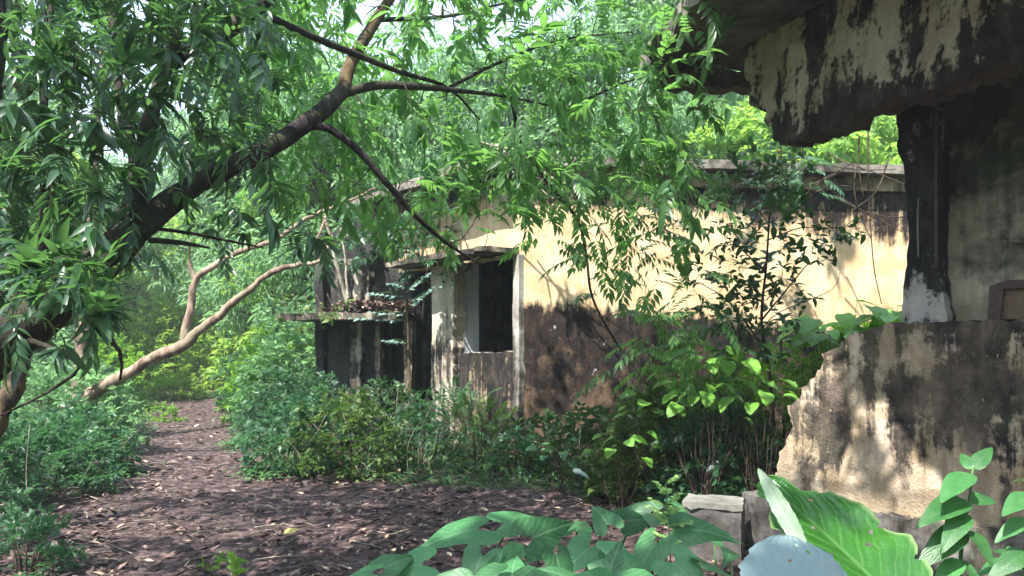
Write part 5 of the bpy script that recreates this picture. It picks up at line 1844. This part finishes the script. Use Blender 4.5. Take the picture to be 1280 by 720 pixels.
# creeping ground cover patches by the path
n = 5000
cxy = [(-5.0, 9.6, .35), (-6.0, 11.2, .4), (-2.9, 10.0, .28), (-4.1, 12.6, .3), (-7.6, 15, .5), (-5.3, 16.5, .4)]
ii = r.integers(0, len(cxy), n)
c = np.array(cxy)[ii]
x = c[:, 0] + r.normal(0, 1, n) * c[:, 2] * .6; y = c[:, 1] + r.normal(0, 1, n) * c[:, 2] * .9
a = r.uniform(0, 2 * PI, n)
fr = frames(np.stack([x, y, gz(x, y) + r.uniform(.01, .08, n)], -1), np.stack([np.cos(a), np.sin(a), r.uniform(-.1, .6, n)], -1), (0, 0, 1), r.uniform(.04, .10, n))
V, Fc = bulk(LOW_O, fr)
tag(mesh('creeping_plants', V, Fc, M['grass'], None, kind='stuff'), 'pale green creeping plants spilling onto the path edge', 'ground cover')
# the yellow leaf and the fallen leaves on the annex slab
p = W(367, 668, 6.7); zz = float(gz(p[0], p[1]))
yl = mesh('fallen_leaf', *(lambda V, F_, U: (V @ (look(np.array([(1., .25, .05)]), np.array((.1, -.3, 1.)))[0] * .14).T + (p[0] - .09, p[1], zz + .035), F_))(*blade(ov(.34), 5, 8, .25, -.2, .02, seed=2)), M['yellow'], None, True)
tag(yl, 'single large yellow fallen leaf on the bare soil', 'fallen leaf')
n = 650
x = r.uniform(-3.1, -1.6, n); t = (x + 3.8) / 2.05; y = 12.95 - .6 * t * 1.0 + r.uniform(.1, .9, n)
fr = frames(np.stack([x, y, 2.11 + r.uniform(0, .22, n) * np.interp(x, [-3.1, -2.6, -1.6], [.1, 1, .7])], -1), r.normal(0, 1, (n, 3)) * (1, 1, .3), (0, 0, 1), r.uniform(.08, .16, n))
V, Fc = bulk(LOW_O, fr)
tag(mesh('roof_debris', V, Fc, M['litter'], None, kind='stuff'), 'heap of dead brown leaves lying on the annex porch slab', 'leaf litter')


# ================================================================== haze
hz = NT('humid_air')
pv = hz.n('VolumePrincipled')
pv.inputs['Color'].default_value = (.86, .93, .95, 1)
pv.inputs['Density'].default_value = .0025
pv.inputs['Anisotropy'].default_value = .3
hz.l(pv.outputs[0], hz.out.inputs['Volume'])
V, Q = box_arrays((-170, -170, -1.3), (170, 190, 34))
tag(mesh('haze', V, Q, hz.m, None, kind='stuff'), 'thin pale humid air over the whole clearing', 'haze')

# rubble fallen from the walls
r = np.random.default_rng(44)
Vs, Fs, k0 = [], [], 0
for k in range(190):
    if k % 3 == 0: x, y = 2.0 + r.normal(0, .35), 6.0 - r.uniform(0, .9)
    elif k % 3 == 1: x, y = r.uniform(-2.6, 2.2), 9.2 + r.normal(0, .5)
    else: x, y = r.uniform(-4, 1.8), r.uniform(5.4, 9)
    s_ = r.uniform(.010, .036) * (1.5 if k % 3 == 0 else 1)
    V, Q = box_arrays((-1, -1, -1), (1, 1, 1))
    V = V * s_ * r.uniform(.5, 1.2, 3) * (1 + r.normal(0, .18, V.shape))
    a = r.uniform(0, PI); c, s2 = math.cos(a), math.sin(a)
    V = V @ np.array([(c, s2, 0), (-s2, c, 0), (0, 0, 1)]) + (x, y, float(gz(x, y)) + s_ * .1)
    Vs.append(V); Fs.append(Q + k0); k0 += 8
tag(mesh('rubble', np.vstack(Vs), np.vstack(Fs), M['stone'], None, kind='stuff'), 'small grey rubble and stones on the soil near the walls', 'rubble')
